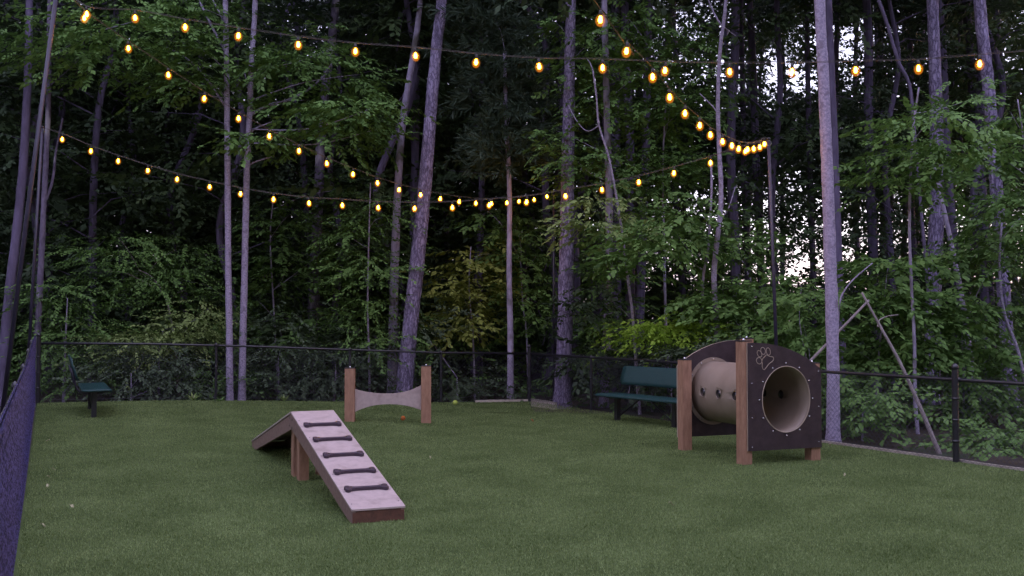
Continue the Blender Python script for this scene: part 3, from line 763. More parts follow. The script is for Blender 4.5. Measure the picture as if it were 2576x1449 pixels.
def stem(pts, r0, r1, m, parent, name='trunk', n=10, jit=.06, o=None):
    P = catenary([Vector(p) for p in pts], 5); k = len(P)
    rr = [r0+(r1-r0)*i/(k-1) for i in range(k)]
    b = MB(); b.tube([p-o if o is not None else p for p in P], rr, n, jit=jit); return b.build(name, m, parent, True)
# shared crowns well above the yard
def high_crown(seed, kind):
    cl = []; r_ = np.random.default_rng(seed)
    for k in range(13 if kind == 'pine' else 12):
        z = r_.random()*6.5; a = r_.random()*6.28; q = (.4+r_.random()*2.2)*(1-.06*z)
        cl.append(((q*math.cos(a), q*math.sin(a), z), (1.2, 1.2, .6), 34 if kind == 'pine' else 30, .9))
    return fol_mesh('crown', cl, PR_NEED*1.3 if kind == 'pine' else PR_MID, M['needles'] if kind == 'pine' else M['leaf_dark'])
CROWN = {'pine': [high_crown(i, 'pine') for i in range(3)], 'leaf': [high_crown(i+9, 'leaf') for i in range(3)]}

def pxr(px, Y): return px*Y/F
def tree(name, label, cat, path, Y, w0, w1, bark, crown=None, branches=(), fol=None, group=None, top=15, fmat=None, proto=None, lean=0, n=14):
    """path: pixels from the foot up. crown: key in CROWN or None. branches: (pixels, w0, w1). fol: (px,py,rpx,rpy,count,bright[,dY])"""
    pts = [at(px, py, Y+lean*i) for i, (px, py) in enumerate(path)]
    foot = pts[0]; g = -.12
    if foot.z > g+.01:      # carry the stem down to the ground
        d = (pts[0]-pts[1]) if len(pts) > 1 else Vector((0, 0, -1)); d = d/abs(d.z) if abs(d.z) > .2 else Vector((0, 0, -1))
        foot = pts[0]+d*(foot.z-g); pts = [foot]+pts
    else: pts[0] = Vector((foot.x, foot.y, g)); foot = pts[0]
    root = empty(name, foot, label, cat, group)
    r0, r1 = pxr(w0, Y)/2, pxr(w1, Y)/2
    if crown:
        d = (pts[-1]-pts[-2]); d = d/d.z if d.z > .3 else Vector((0, 0, 1)); d = Vector((d.x*.6, d.y*.6, 1))
        if pts[-1].z < top: pts.append(pts[-1]+d*(top-pts[-1].z)*.5); pts.append(pts[-1]+d*(top-pts[-1].z)); 
    # root flare
    fl = [p.copy() for p in pts]
    P = catenary(fl, 6); k = len(P); H = max(P[-1].z, .5); b = MB()
    ztop = at(path[-1][0], path[-1][1], Y).z; rr = []
    for p in P:
        t = min(max((p.z-foot.z)/max(ztop-foot.z, .1), 0), 1); r_ = r0+(r1-r0)*t
        if p.z > ztop and crown: r_ = r1*max(.25, 1-(p.z-ztop)/(top-ztop+.1)*.75)
        r_ *= 1+.35*math.exp(-(p.z-foot.z)/.18) if w0 > 12 else 1
        rr.append(r_*(1+random.uniform(-.04, .04)))
    b.tube([p-foot for p in P], rr, n, jit=.07); b.build('trunk', bark, root, True)
    for (bp, b0, b1) in branches:
        q = [at(x, y, Y+.12*i) for i, (x, y) in enumerate(bp)]
        stem(q, pxr(b0, Y)/2, pxr(b1, Y)/2, bark, root, 'branch', 7, .08, foot)
    if fol:
        cl = []
        for f_ in fol:
            px, py, rx, ry, cnt, br = f_[:6]; dY = f_[6] if len(f_) > 6 else 0
            c = at(px, py, Y+dY)-foot; rX, rZ = pxr(rx, Y), pxr(ry, Y)
            cl.append((tuple(c), (rX, max(rX*.8, .5), rZ), cnt, br))
            # limbs reaching into the clump from the stem
            best = min(P, key=lambda p: abs((p-foot).z-(c.z-rZ*.8))+.3*abs((p-foot).x-c.x))-foot
            e = c+Vector((random.uniform(-.5, .5)*rX, random.uniform(-.4, .4)*rX, random.uniform(-.1, .6)*rZ))
            L_ = (e-best).length
            m_ = best.lerp(e, .5)+Vector((random.uniform(-.1, .1)*L_, random.uniform(-.1, .1)*L_, .1*L_*random.uniform(-1, 1.5)))
            b = MB(); b.tube(catenary([best, m_, e], 5), [max(.005, min(.02, .006*L_+.003))*(1-.8*i/10) for i in range(11)], 5); b.build('branch', bark, root, True)
        link('foliage', fol_mesh('foliage', cl, proto if proto is not None else PR_NEAR, fmat or M['leaf_mid']), None, root)
    if crown:
        c = link('crown', random.choice(CROWN[crown]), None, root); c.location = P[-1]-foot-Vector((0, 0, 5.5)); s = random.uniform(.85, 1.2)
        c.scale = (s, s, s); c.rotation_euler = (0, 0, random.random()*6.28)
    return root
T = tree; PT = 'pine_tree'; BT = 'broadleaf_tree'; SB = 'sapling'; SH = 'shrub'
LD, LM, LL, LY, LB = M['leaf_dark'], M['leaf_mid'], M['leaf_light'], M['leaf_yellow'], M['leaf_blue']

# ---- the trunks one can name, left to right
T(PT, 'thick grey pine trunk at the left picture edge behind the light pole', 'tree', [(8, 930), (22, 750), (40, 600), (58, 420), (68, 250), (72, 100), (74, 0)], 20.5, 26, 17, M['pine_far'], 'pine')
T(BT, 'slim grey trunk with an upright side fork beside the slim left pole', 'tree', [(90, 1000), (97, 800), (108, 560), (116, 400), (122, 250), (124, 60), (125, 0)], 20.3, 17, 11, M['lichen'], 'leaf',
  branches=[([(114, 505), (128, 470), (136, 430), (141, 380), (158, 298)], 9, 5)],
  fol=[(300, 60, 210, 75, 150, 1.0, -1.0), (240, 150, 150, 50, 80, .9, -.8), (60, 90, 90, 70, 40, .7, -.5)], fmat=LM)
T(BT, 'straight pale slender trunk, left one of the close pale pair', 'tree', [(578, 1016), (577, 850), (574, 660), (573, 500), (572, 380), (570, 180), (567, 0)], 20.0, 18, 13, M['pale'], 'leaf',
  branches=[([(570, 135), (545, 90), (520, 40), (500, 0)], 8, 5), ([(569, 105), (560, 50), (535, 0)], 6, 4), ([(572, 275), (545, 235), (505, 180), (460, 140), (420, 120)], 7, 3)],
  fol=[(460, 110, 110, 55, 70, 1.0, -.6), (520, 205, 90, 45, 40, .85, -.3), (430, 200, 80, 50, 40, .8), (480, 20, 110, 40, 50, .8)], fmat=LM)
T(BT, 'straight pale slender trunk, right one of the close pale pair', 'tree', [(608, 1016), (611, 850), (615, 700), (618, 560), (622, 400), (628, 290), (632, 180), (638, 80), (642, 0)], 20.2, 19, 13, M['pale'], 'leaf',
  branches=[([(628, 292), (660, 272), (715, 255), (760, 235), (800, 205), (835, 160)], 8, 4), ([(625, 340), (645, 322), (690, 305)], 7, 3), ([(619, 420), (640, 408), (690, 392)], 6, 3), ([(632, 250), (622, 215), (612, 170)], 6, 3)],
  fol=[(640, 350, 60, 30, 42, 1.0, -.5), (780, 140, 130, 60, 85, .9), (740, 260, 110, 45, 60, .8), (900, 275, 120, 34, 80, 1.0, -.6), (830, 330, 110, 45, 60, .8), (700, 170, 70, 40, 40, .8), (940, 330, 60, 35, 30, .7), (860, 210, 100, 50, 50, .75)], fmat=LM)
T(BT, 'dark lichen-spotted trunk standing left of the leaning pine', 'tree', [(785, 960), (790, 780), (797, 600), (803, 450), (808, 330), (818, 230), (832, 120), (845, 0)], 24.0, 30, 20, M['lichen'], 'leaf')
T(PT, 'slim purplish trunk curving up just left of the leaning pine', 'tree', [(985, 1016), (988, 850), (994, 640), (1002, 450), (1014, 300), (1036, 160), (1058, 0)], 21.6, 25, 14, M['smooth'], 'pine')
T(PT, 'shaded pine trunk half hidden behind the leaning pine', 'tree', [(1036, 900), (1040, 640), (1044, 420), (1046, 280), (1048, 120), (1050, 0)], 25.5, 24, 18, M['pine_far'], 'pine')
T(PT, 'large leaning pine with scaly violet bark behind the jump', 'tree', [(1014, 1016), (1028, 860), (1045, 700), (1062, 540), (1076, 380), (1088, 230), (1100, 100), (1112, -10)], 20.6, 42, 27, M['pine'], 'pine')
T(PT, 'very thin straight trunk with a sparse needle crown, right of the leaning pine', 'tree', [(1284, 1012), (1284, 850), (1281, 680), (1282, 520), (1279, 400), (1273, 320), (1271, 230), (1270, 130)], 20.85, 17, 9, M['smooth'], None,
  fol=[(1270, 180, 75, 60, 60, 1), (1290, 370, 95, 80, 95, 1), (1215, 240, 70, 60, 40, .9), (1330, 280, 70, 60, 46, .9), (1240, 60, 110, 60, 60, .8)], fmat=M['needles'], proto=PR_NEED)
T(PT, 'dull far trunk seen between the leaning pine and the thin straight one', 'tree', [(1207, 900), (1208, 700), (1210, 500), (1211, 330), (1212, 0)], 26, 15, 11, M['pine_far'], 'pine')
T(PT, 'thick upright pine beside the back corner of the fence', 'tree', [(1414, 1022), (1420, 860), (1424, 700), (1427, 520), (1430, 330), (1433, 160), (1436, 0)], 20.1, 43, 25, M['pine'], 'pine',
  branches=[([(1428, 262), (1415, 240), (1405, 215)], 4, 2)],
  fol=[(1452, 170, 60, 45, 34, 1), (1500, 120, 60, 60, 44, .9), (1410, 60, 50, 40, 20, .8)], fmat=LM)
T(BT, 'trunk wrapped in leafy vine behind the bench left end', 'tree', [(1518, 1030), (1524, 900), (1530, 760), (1532, 620), (1532, 480), (1528, 340), (1524, 160), (1520, 0)], 20.2, 22, 15, M['smooth'], 'leaf',
  fol=[(1530, 690, 34, 60, 46, .8), (1524, 800, 40, 60, 64, 1), (1522, 880, 42, 45, 60, 1), (1545, 640, 30, 40, 26, .7), (1560, 560, 90, 40, 56, .9, -.5), (1440, 400, 75, 60, 46, .9, -.6), (1500, 260, 70, 80, 60, .95), (1600, 190, 80, 70, 60, .9), (1520, 430, 60, 60, 40, .9), (1400, 340, 60, 50, 26, .7)], fmat=M['leaf_mid'], proto=PR_NEAR)
T(PT, 'bulky dim trunk behind the vine-wrapped one', 'tree', [(1552, 960), (1550, 700), (1549, 450), (1548, 200), (1548, 0)], 24.5, 28, 22, M['pine_far'], 'pine')
T(BT, 'thin pale trunk leaning left above the bench seat', 'tree', [(1610, 1045), (1603, 960), (1592, 800), (1578, 690), (1567, 600), (1548, 480), (1530, 390), (1507, 315), (1500, 240), (1492, 180)], 18.7, 9, 4, M['pale'], None,
  branches=[([(1507, 315), (1480, 330), (1455, 310), (1430, 265)], 3, 2), ([(1492, 180), (1485, 160), (1478, 150)], 4, 2)],
  fol=[(1505, 505, 60, 40, 28, 1), (1595, 575, 60, 40, 30, 1), (1480, 565, 50, 30, 22, .9)], fmat=LL)
T(BT, 'pale crooked sapling trunk rising behind the tunnel', 'tree', [(1806, 900), (1802, 800), (1796, 700), (1802, 620), (1812, 540), (1814, 470), (1810, 390), (1806, 280), (1808, 180), (1814, 100), (1826, 0)], 17.5, 17, 8, M['pale'], 'leaf', top=13,
  branches=[([(1808, 290), (1795, 270), (1760, 235)], 5, 2), ([(1812, 60), (1795, 30), (1780, -5)], 5, 3), ([(1811, 60), (1830, 75), (1850, 90)], 4, 2), ([(1812, 545), (1830, 530), (1850, 470)], 4, 2)])
T(BT, 'narrow grey stem just left of the crooked pale sapling', 'tree', [(1757, 900), (1765, 790), (1770, 690), (1780, 640), (1786, 560), (1790, 480), (1789, 410)], 17.8, 9, 5, M['smooth'], None,
  branches=[([(1768, 722), (1745, 700), (1720, 668)], 4, 2)],
  fol=[(1680, 610, 120, 60, 90, .95), (1600, 650, 70, 40, 36, .9), (1830, 600, 90, 50, 50, .8), (1740, 540, 90, 40, 40, .8)], fmat=M['leaf_mid'])
T(BT, 'tall pale smooth trunk beside the right fence behind the tunnel', 'tree', [(2096, 1110), (2096, 960), (2093, 800), (2088, 640), (2083, 480), (2077, 330), (2071, 180), (2062, 0)], 14.05, 33, 27, M['pale'], 'leaf', top=13)
T(PT, 'dark trunk directly behind the tall pale smooth trunk', 'tree', [(2118, 980), (2112, 800), (2104, 560), (2097, 330), (2088, 120), (2084, 0)], 21.0, 27, 18, M['pine_far'], 'pine')
T(BT, 'thin wavering grey stem right of the leaning broken one', 'tree', [(2310, 1130), (2302, 1000), (2300, 850), (2292, 700), (2288, 560), (2292, 400), (2300, 300), (2312, 220)], 15.5, 10, 5, M['smooth'], None,
  fol=[(2340, 300, 120, 40, 48, 1, -.8), (2410, 370, 120, 45, 48, 1, -.5), (2260, 390, 100, 40, 36, .95), (2210, 450, 60, 35, 22, .9), (2420, 250, 70, 40, 22, .9), (2330, 450, 70, 35, 26, .9)], fmat=LM, proto=PR_NEAR*.9)
T(PT, 'straight purple pine with rough bark, the nearest in the right group', 'tree', [(2340, 1050), (2346, 880), (2350, 700), (2356, 520), (2356, 330), (2352, 160), (2346, 0)], 21, 40, 28, M['pine'], 'pine')
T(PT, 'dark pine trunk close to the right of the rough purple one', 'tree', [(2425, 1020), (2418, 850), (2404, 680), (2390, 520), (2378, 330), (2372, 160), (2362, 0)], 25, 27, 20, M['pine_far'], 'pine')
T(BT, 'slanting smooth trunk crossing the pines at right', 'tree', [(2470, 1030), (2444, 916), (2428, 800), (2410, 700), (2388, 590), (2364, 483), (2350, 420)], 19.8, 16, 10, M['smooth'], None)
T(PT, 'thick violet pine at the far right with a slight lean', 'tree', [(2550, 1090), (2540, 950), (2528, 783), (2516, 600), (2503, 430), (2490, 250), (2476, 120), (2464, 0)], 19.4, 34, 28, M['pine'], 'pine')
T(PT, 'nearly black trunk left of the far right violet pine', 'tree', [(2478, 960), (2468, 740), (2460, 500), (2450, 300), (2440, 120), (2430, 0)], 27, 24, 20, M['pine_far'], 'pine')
T(BT, 'slender curved pale stem at the right picture edge', 'tree', [(2600, 1060), (2583, 980), (2560, 880), (2530, 800), (2518, 730), (2514, 660), (2520, 560)], 16, 10, 5, M['pale'], None, fol=[(2560, 560, 90, 60, 40, .8), (2540, 680, 60, 50, 24, .8)], fmat=LM)
T(BT, 'leaning branchy trunk high in the gap right of the pale trunk', 'tree', [(2320, 560), (2300, 330), (2288, 215), (2262, 160), (2246, 110), (2228, 50), (2210, 0)], 20, 7, 9, M['pine_far'], None)
T('dead_tree', 'leaning broken dead trunk with a splintered tip outside the right fence', 'dead tree', [(2366, 1150), (2318, 1032), (2264, 912), (2216, 824), (2168, 736)], 13.2, 12, 5, M['dead'], None,
  branches=[([(2208, 822), (2213, 805), (2235, 795), (2260, 792)], 4, 2)])
T('fallen_limb', 'broken grey limb propped between the pale trunk and the dead trunk', 'branch', [(2030, 917), (2108, 836), (2186, 755)], 14.6, 9, 6, M['dead'], None)
T(SB, 'arching bare stem leaning out right of the pale trunk', 'sapling', [(2104, 880), (2112, 770), (2122, 735), (2150, 700), (2195, 662)], 15, 8, 3, M['smooth'], None)
T(SB, 'pale thin stem leaning behind the tunnel top', 'sapling', [(1925, 845), (1900, 740), (1880, 685), (1862, 645)], 19, 6, 3, M['smooth'], None, fol=[(1870, 640, 50, 40, 24, .9)], fmat=LM)

# ---- understorey, as it stands behind the fences
def S_(name, label, cat, path, Y, w0, fol, m, proto=None, bark='smooth', w1=3): return T(name, label, cat, path, Y, w0, w1, M[bark], None, fol=fol, fmat=m, proto=proto, n=8)
S_(SH, 'big feathery shrub with arching stems behind the left bench', 'shrub', [(450, 1010), (438, 860), (420, 760), (385, 700), (350, 680)], 21.6, 10, [(300, 630, 130, 50, 120, 1), (400, 680, 120, 40, 90, .95), (240, 700, 80, 50, 50, .85), (440, 730, 90, 40, 60, .85), (470, 650, 70, 50, 40, .7)], LM, PR_SM, 'dead')
S_(SH, 'dense shrub filling the corner between left fence and feathery shrub', 'shrub', [(160, 1010), (165, 850), (170, 750)], 20.6, 9, [(150, 760, 70, 60, 80, .85), (190, 840, 90, 60, 100, .8), (140, 900, 60, 60, 60, .7), (210, 940, 70, 50, 70, .7)], LM, PR_SM)
S_(SH, 'yellowish green shrub left of the pale trunk pair, top above the rail', 'shrub', [(400, 1010), (400, 900), (410, 830)], 20.9, 8, [(380, 850, 110, 40, 120, 1), (470, 840, 80, 35, 80, 1), (300, 880, 80, 40, 70, .85), (500, 790, 60, 40, 40, .8)], LL, PR_SM)
S_(SH, 'pale undersided shrub low behind the back fence, left of the pale pair', 'shrub', [(330, 1010), (330, 940)], 20.2, 8, [(330, 940, 110, 50, 110, .9), (450, 960, 80, 50, 80, .9), (400, 900, 90, 40, 60, .8)], LB, PR_SM)
S_(SH, 'small round shrub at the foot of the pale trunk pair', 'shrub', [(540, 1010), (540, 950)], 20.6, 6, [(540, 960, 60, 45, 60, .8), (510, 1000, 60, 25, 40, .7)], LM, PR_SM)
S_(SH, 'bluish leafy shrub right of the pale trunk pair', 'shrub', [(700, 1010), (700, 900)], 21.3, 9, [(700, 900, 90, 60, 100, .85), (760, 960, 90, 50, 90, .85), (650, 960, 50, 45, 50, .8), (730, 820, 80, 50, 60, .7)], LB, PR_SM)
S_(SH, 'wide low blue-green shrub behind the left post of the jump', 'shrub', [(840, 1010), (845, 930)], 20.9, 8, [(840, 960, 90, 45, 110, .85), (900, 900, 70, 60, 70, .8), (800, 890, 60, 40, 40, .7)], LB, PR_SM)
S_(SB, 'leafy sapling with thin white stem left of the leaning pine', 'sapling', [(930, 1005), (928, 880), (925, 760), (928, 600), (932, 460)], 20.8, 6, [(930, 680, 70, 60, 80, .95), (915, 790, 60, 60, 70, .95), (880, 590, 60, 60, 60, .85), (950, 540, 60, 50, 50, .85), (960, 860, 50, 40, 40, .8)], LM, PR_SM, 'pale')
S_(SB, 'slim leafy sapling between the pale pair and the lichen trunk', 'sapling', [(700, 1000), (690, 800), (680, 600), (690, 480)], 23, 6, [(700, 560, 80, 60, 60, .75), (720, 680, 90, 60, 80, .75), (660, 760, 60, 50, 40, .7), (850, 660, 70, 80, 70, .75), (860, 480, 60, 60, 50, .75)], LM, PR_NEAR)
S_(SH, 'blue-green shrub low between jump posts and thin straight trunk', 'shrub', [(1150, 1008), (1150, 950)], 21.2, 7, [(1150, 960, 80, 40, 80, .8), (1060, 830, 50, 60, 46, .75), (1220, 980, 60, 30, 40, .7)], LB, PR_SM)
S_(SB, 'young tree with yellowing broad leaves right of the leaning pine', 'sapling', [(1195, 1008), (1190, 850), (1180, 720), (1185, 620)], 21.9, 6, [(1180, 660, 55, 40, 36, 1), (1150, 740, 45, 50, 36, 1), (1170, 800, 55, 40, 44, 1), (1210, 730, 55, 45, 40, 1), (1145, 830, 40, 25, 18, 1), (1240, 640, 50, 35, 24, .9)], LY, PR_NEAR*1.15)
S_(SB, 'broad-leaved young tree between the thin straight trunk and thick pine', 'sapling', [(1330, 1008), (1325, 850), (1315, 760), (1310, 660)], 22.0, 6, [(1320, 640, 70, 50, 60, .85), (1330, 730, 60, 60, 56, .95), (1350, 800, 45, 35, 26, 1), (1290, 580, 60, 40, 36, .75), (1240, 540, 60, 40, 30, .7)], LM, PR_NEAR*1.1)
S_(SH, 'shrub with dark glossy leaves behind the bench backrest', 'shrub', [(1640, 1040), (1645, 900)], 19.3, 8, [(1650, 900, 80, 40, 70, .75), (1600, 940, 60, 40, 50, .7), (1470, 900, 60, 60, 46, .6), (1480, 760, 60, 60, 50, .6)], LD, PR_NEAR)
S_(SB, 'bright lime green maple above the bench backrest', 'sapling', [(1690, 1000), (1688, 900), (1685, 850)], 18.3, 6, [(1680, 820, 90, 26, 130, 1), (1640, 845, 60, 18, 50, 1), (1740, 850, 50, 18, 40, 1)], M['leaf_lime'], PR_SM)
S_(SH, 'mid green shrub behind the arch of the tunnel', 'shrub', [(1880, 950), (1880, 840)], 17.6, 8, [(1880, 790, 110, 45, 120, .95), (1960, 850, 90, 40, 90, .9), (1800, 750, 70, 40, 60, .85), (2010, 890, 70, 40, 60, .85), (1900, 730, 90, 40, 60, .8)], LM, PR_NEAR)
S_(SH, 'grey-leaved dark bush touching the back of the tunnel top', 'shrub', [(1800, 1000), (1800, 900)], 17.4, 8, [(1765, 880, 55, 25, 70, .8), (1840, 868, 70, 28, 100, .8), (1800, 920, 70, 40, 70, .7)], LB, PR_SM)
S_(SH, 'leafy shrub against the left side of the tall pale trunk', 'shrub', [(2040, 1050), (2040, 950)], 15.6, 8, [(2030, 830, 60, 40, 50, .85), (2050, 960, 40, 60, 50, .8), (2020, 740, 60, 40, 36, .8)], LM, PR_NEAR)
S_(SB, 'layered maple sapling right of the pale trunk, above the fence rail', 'sapling', [(2200, 1100), (2205, 960), (2215, 850), (2230, 700)], 16.2, 7, [(2240, 660, 90, 35, 70, 1), (2200, 760, 80, 35, 60, .85), (2280, 740, 90, 35, 70, .95), (2190, 900, 70, 40, 60, .9), (2270, 860, 80, 40, 70, .95), (2330, 800, 70, 35, 50, .9)], LM, PR_NEAR)
S_(SB, 'leafy sapling hanging over the rail between dead trunk and capped post', 'sapling', [(2420, 1120), (2425, 980), (2420, 850)], 16.6, 7, [(2420, 880, 80, 40, 70, .85), (2370, 960, 80, 40, 70, .8), (2440, 780, 80, 40, 60, .8), (2450, 1010, 70, 40, 50, .7), (2480, 640, 80, 50, 60, .85)], LM, PR_NEAR)
S_(SH, 'drooping shrub against the mesh just right of the pale trunk', 'shrub', [(2170, 1110), (2170, 1040)], 14.6, 7, [(2155, 1010, 40, 30, 30, .85), (2210, 990, 50, 30, 26, .8)], LM, PR_NEAR*.85)
S_(SH, 'low leafy brush at the foot of the right fence by the frame edge', 'shrub', [(2500, 1160), (2500, 1100)], 13.6, 6, [(2500, 1120, 60, 22, 50, .7), (2430, 1128, 40, 16, 24, .65), (2550, 1090, 45, 30, 36, .75)], LM, PR_SM*.8)
S_(SH, 'maple shrub left of the frame edge between the two right pines', 'shrub', [(2480, 1100), (2482, 1000)], 17.4, 7, [(2490, 940, 50, 40, 40, .8), (2560, 880, 60, 60, 50, .75), (2500, 1020, 60, 30, 40, .7)], LM, PR_NEAR)
S_(SB, 'high maple boughs spreading at the right frame edge', 'sapling', [(2620, 1000), (2600, 700), (2580, 400), (2560, 250)], 17.2, 9, [(2540, 500, 70, 40, 50, .95), (2480, 400, 80, 40, 50, .95), (2560, 300, 60, 50, 40, .8), (2500, 590, 80, 40, 50, .9)], LM, PR_NEAR)
S_(SB, 'tall leafy tree between the vine-wrapped trunk and crooked sapling', 'tree', [(1680, 1000), (1672, 700), (1668, 400), (1680, 200)], 20.6, 10, [(1650, 300, 90, 70, 90, .9), (1700, 420, 90, 60, 80, .85), (1620, 420, 70, 60, 60, .85), (1740, 250, 80, 70, 70, .8), (1640, 480, 60, 50, 46, .8), (1690, 120, 110, 70, 80, .8), (1590, 60, 100, 60, 60, .8)], LM, PR_NEAR)
# two little bright plants on the turf edge and small weeds
def plant(px, py, label, m, s=1):
    p = ground(px, py); root = empty('plant', p, label, 'plant'); V = []; n = 12
    for k in range(n):
        a = 6.28*k/n+random.random()*.4; l = (.10+.09*random.random())*s; tz = random.uniform(.5, 1.3)
        d = Vector((math.cos(a), math.sin(a), tz)).normalized(); sd = Vector((-math.sin(a), math.cos(a), 0))*.016*s
        V += [Vector((0, 0, 0)), d*l*.5+sd, d*l-Vector((0, 0, .02)), d*l*.5-sd]
    me = mesh_np('leaves', [tuple(v) for v in V], np.arange(4*n), np.random.default_rng(3).random(n)*.5+.5); link('leaves', me, m, root)
    b = MB(); b.tube([(0, 0, -.02), (.005, 0, .07*s)], .005, 5); b.build('stem', M['dead'], root)
plant(486, 1008, 'small bright leafy weed at the turf edge left of the pale pair', LL, 1.3)
plant(715, 1009, 'little spiky weed at the turf edge right of the pale pair', LL, 1.1)
plant(555, 1010, 'tiny low weed at the foot of the left pale trunk', LM, .8)

# ---------------------------------------------------------------- the wood behind
def wood_proto(seed, tall):
    r_ = np.random.default_rng(seed); random.seed(seed)
    root = empty('broadleaf_tree', (0, 0, 0))
    H = 15; pts = [Vector((0, 0, -.3))]
    for k in range(1, 8): pts.append(Vector((r_.normal()*.12*k**.6, r_.normal()*.12*k**.6, H*k/7)))
    cl = []; b = MB(); P_ = catenary(pts, 5); b.tube(P_, [.11-.08*i/(len(P_)-1) for i in range(len(P_))], 8, jit=.06)
    for k in range(22):
        z = 1.2+(H-1.2)*(k+r_.random())/22; a = r_.random()*6.28; q = r_.random()*1.7+.3
        c = (q*math.cos(a), q*math.sin(a), z); cl.append((c, (1.15, 1.15, .5), 30, .55+.4*r_.random()))
        b.tube([(0, 0, z-.5), (c[0]*.5, c[1]*.5, z-.1), (c[0]*1.4, c[1]*1.4, z+.1)], [.02, .014, .005], 4)
    b.build('trunk', M['pine_far'], root)
    link('foliage', fol_mesh('foliage', cl, PR_MID, M['leaf_dark'] if seed % 2 else M['leaf_shade']), None, root)
    return root
protos = [wood_proto(s, True) for s in (1, 2, 3, 4)]
def place(proto, x, y, first, label, group, s=1.0):
    o = proto if first else copy_tree(proto)
    o.location = (x, y, -.1); o.rotation_euler = (0, 0, random.random()*6.28); o.scale = (s, s, s*random.uniform(.9, 1.15))
    tag(o, label, 'tree', group); return o
random.seed(21)
k = 0
spots = []
for row, (Y, step) in enumerate(((24.5, 2.3), (27.5, 2.3), (31, 2.5), (35, 2.7))):
    x = -.56*Y+random.random()
    while x < .56*Y:
        px = 1288+F*x/Y
        keep = 1.0 if px < 1380 else (.62 if row < 2 else .5)
        if px > 1780 and row > 1: keep = .35
        if random.random() < keep: spots.append((x+random.uniform(-.6, .6), Y+random.uniform(-1, 1)))
        x += step*random.uniform(.8, 1.2)
for x, y in spots:
    left = x < 0
    place(protos[k % 4], x, y, k < 4, 'dark leafy tree deep in the wood', 'broadleaf trees deep in the wood', random.uniform(.85, 1.1)); k += 1
# slender far pines whose dark trunks stripe the bright gaps
def pine_proto(seed):
    random.seed(seed); root = empty('pine_tree', (0, 0, 0)); pts = [Vector((0, 0, -.3))]+[Vector((random.uniform(-.12, .12), random.uniform(-.12, .12), 2.9*k)) for k in range(1, 8)]
    c = link('crown', CROWN['pine'][seed % 3], None, root); c.location = (0, 0, 13.5)
    b = MB(); P_ = catenary(pts, 5); b.tube(P_, [.13-.07*i/(len(P_)-1) for i in range(len(P_))], 8, jit=.06)
    for q in range(9):
        z = random.uniform(5, 14); a = random.random()*6.28; l = random.uniform(.4, 1.3); b.tube([(0, 0, z), (l*math.cos(a), l*math.sin(a), z+random.uniform(-.2, .3))], [.015, .005], 4)
    b.build('trunk', M['pine_far'], root); return root
pp = [pine_proto(s) for s in (31, 32, 33)]
random.seed(77); k = 0
for i in range(50):
    Y = random.uniform(24, 48); px = random.uniform(1500, 2680) if i % 8 else random.uniform(-60, 1500)
    x = (px-1288)/F*Y
    o = pp[k % 3] if k < 3 else copy_tree(pp[k % 3]); o.location = (x, Y, -.1); o.rotation_euler = (random.uniform(-.03, .03), random.uniform(-.04, .04), random.random()*6)
    s = random.uniform(.6, 1.15); o.scale = (s, s, 1)
    tag(o, 'slender dark pine far back in the wood', 'tree', 'far slender pines in the wood'); k += 1
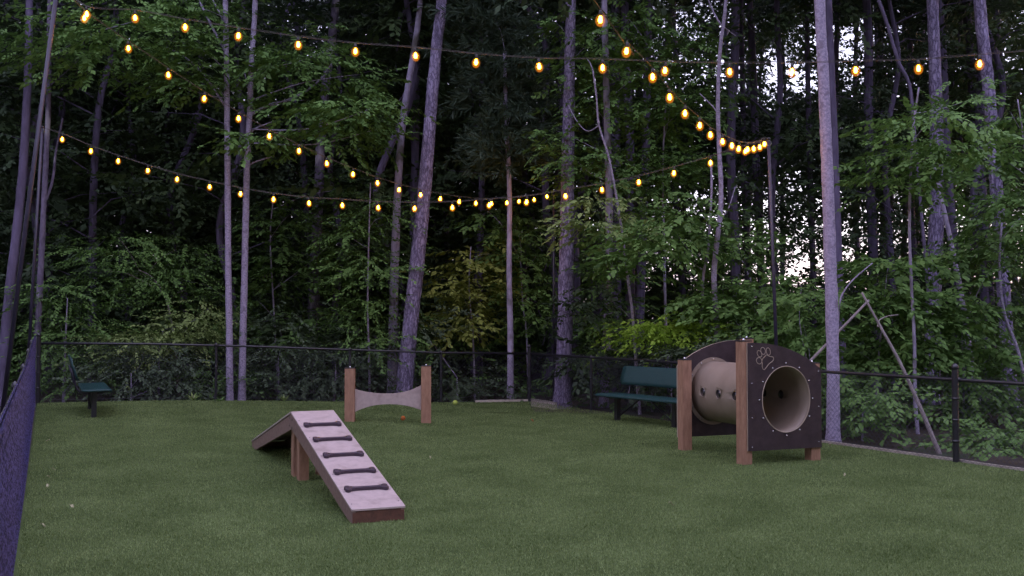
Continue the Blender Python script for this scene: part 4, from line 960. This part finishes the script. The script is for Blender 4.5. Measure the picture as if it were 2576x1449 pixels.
# the far-off wood that reads as one mass
def far_wood():
    cl = []; r_ = np.random.default_rng(8)
    for i in range(3300):
        Y = r_.uniform(38, 62); x = r_.uniform(-.60, .60)*Y; px = 1288+F*x/Y
        z = r_.uniform(0, 24)
        el = (z-EYE)/Y*F; py = 804-el
        ax, az = x/Y*9, (z-EYE)/Y*9
        hole = math.sin(ax*3.1+1.3*math.sin(az*2.7+.5))*math.sin(az*3.7+1.1*math.sin(ax*2.3+1))+.45*math.sin(ax*8.3+az*3.1)*math.sin(az*7.9-ax*2.2)
        dens = .8 if py > 130 else .5
        if px > 1300:
            f_ = min((px-1300)/500, 1)
            dens = .8-.25*f_
            if py < 700: dens *= 1-.45*f_
            if 400 < py < 660: dens *= 1-.25*f_
        if px > 1500 and py < 260: dens *= .6
        if px > 1420: dens = 1 if 235 < py < 440 else min(1, dens*1.45) if hole < ((.34 if px < 2130 else 0) if py < 440 else .12) else dens*(.55 if py < 440 else .3)
        if r_.random() > dens: continue
        cl.append(((x, Y, z), (1.9, 1.6, 1.1), 26, .5+.3*r_.random()))
    for i in range(420):    # understorey storey of the far wood
        Y = r_.uniform(30, 60); x = r_.uniform(-.60, .60)*Y; cl.append(((x, Y, r_.uniform(0, 3.2)), (1.8, 1.5, 1.0), 30, .6))
    for i in range(1000):
        Y = r_.uniform(30, 56); x = r_.uniform(-.60, .06)*Y; cl.append(((x, Y, r_.uniform(1, 13)), (1.7, 1.5, 1.0), 22, .5+.3*r_.random()))
    V, Tn = foliage(cl, PR_FAR, False)
    c2 = []
    for i in range(330):
        Y = r_.uniform(25, 37); px = r_.uniform(1600, 2640); x = (px-1288)/F*Y; py = r_.uniform(150, 760) if i % 3 else r_.uniform(240, 430)
        ax, az = x/Y*9, (804-py)/F*9
        if math.sin(ax*3.1+1.3*math.sin(az*2.7+.5))*math.sin(az*3.7+1.1*math.sin(ax*2.3+1))+.45*math.sin(ax*8.3+az*3.1)*math.sin(az*7.9-ax*2.2) > .15 and not 235 < py < 440: continue
        if py > 440 and r_.random() < .3: continue
        c2.append(((x, Y, EYE+(804-py)/F*Y), (1.0, .8, .45), 15, .7))
    V2, T2 = foliage(c2, PR_MID, False); V = np.concatenate([V, V2]); Tn = np.concatenate([Tn, T2])
    me = mesh_np('far_foliage', V, np.arange(len(V)), Tn); me.materials.append(M['leaf_dark'])
    o = link('far_foliage', me); tag(o, 'distant mass of dark foliage filling the wood', 'foliage', kind='stuff')
    print('far quads', len(V)//4)
far_wood()
def undergrowth():
    cl = []; r_ = np.random.default_rng(18)
    for i in range(260):
        Y = r_.uniform(21.2, 34); x = r_.uniform(-.56, .56)*Y
        cl.append(((x, Y, r_.uniform(0, 1.5)), (.9, .8, .5), 16, .7))
    for i in range(60):
        t = r_.random(); y = 20.5-11*t; x = .33+(20.6-y)*SLOPE_R+r_.uniform(1.2, 7)
        cl.append(((x, y, r_.uniform(-.1, .35)), (.7, .7, .25), 12, .7))
    for i in range(60):
        t = r_.random(); y = 18-14*t; x = -8.2+(18-y)*SLOPE_L-r_.uniform(1.9, 4.5)
        cl.append(((x, y, r_.uniform(-.1, .7)), (.7, .7, .35), 14, .7))
    V, Tn = foliage(cl, PR_NEAR, False)
    me = mesh_np('undergrowth', V, np.arange(len(V)), Tn); me.materials.append(M['leaf_mid'])
    tag(link('undergrowth', me), 'low leafy ground cover under the trees outside the fences', 'undergrowth', kind='stuff')
undergrowth()
def wood_around():
    # unseen wood added round the other sides of the yard to shut out the low sky
    r_ = np.random.default_rng(4); cl = []
    for i in range(2000):
        a = r_.uniform(R(38), R(322)); rad = r_.uniform(24, 31); z = 19*r_.random()
        cl.append(((rad*math.sin(a), 6+rad*math.cos(a), z), (1.9, 1.9, 1.2), 12, .6))
    V, Tn = foliage(cl, PR_FAR*1.9, False)
    me = mesh_np('surrounding_foliage', V, np.arange(len(V)), Tn); me.materials.append(M['leaf_dark'])
    tag(link('surrounding_foliage', me), 'unseen wood edge added round the sides of the clearing', 'foliage', kind='stuff')
wood_around()
print('verts', sum(len(m.vertices) for m in bpy.data.meshes))
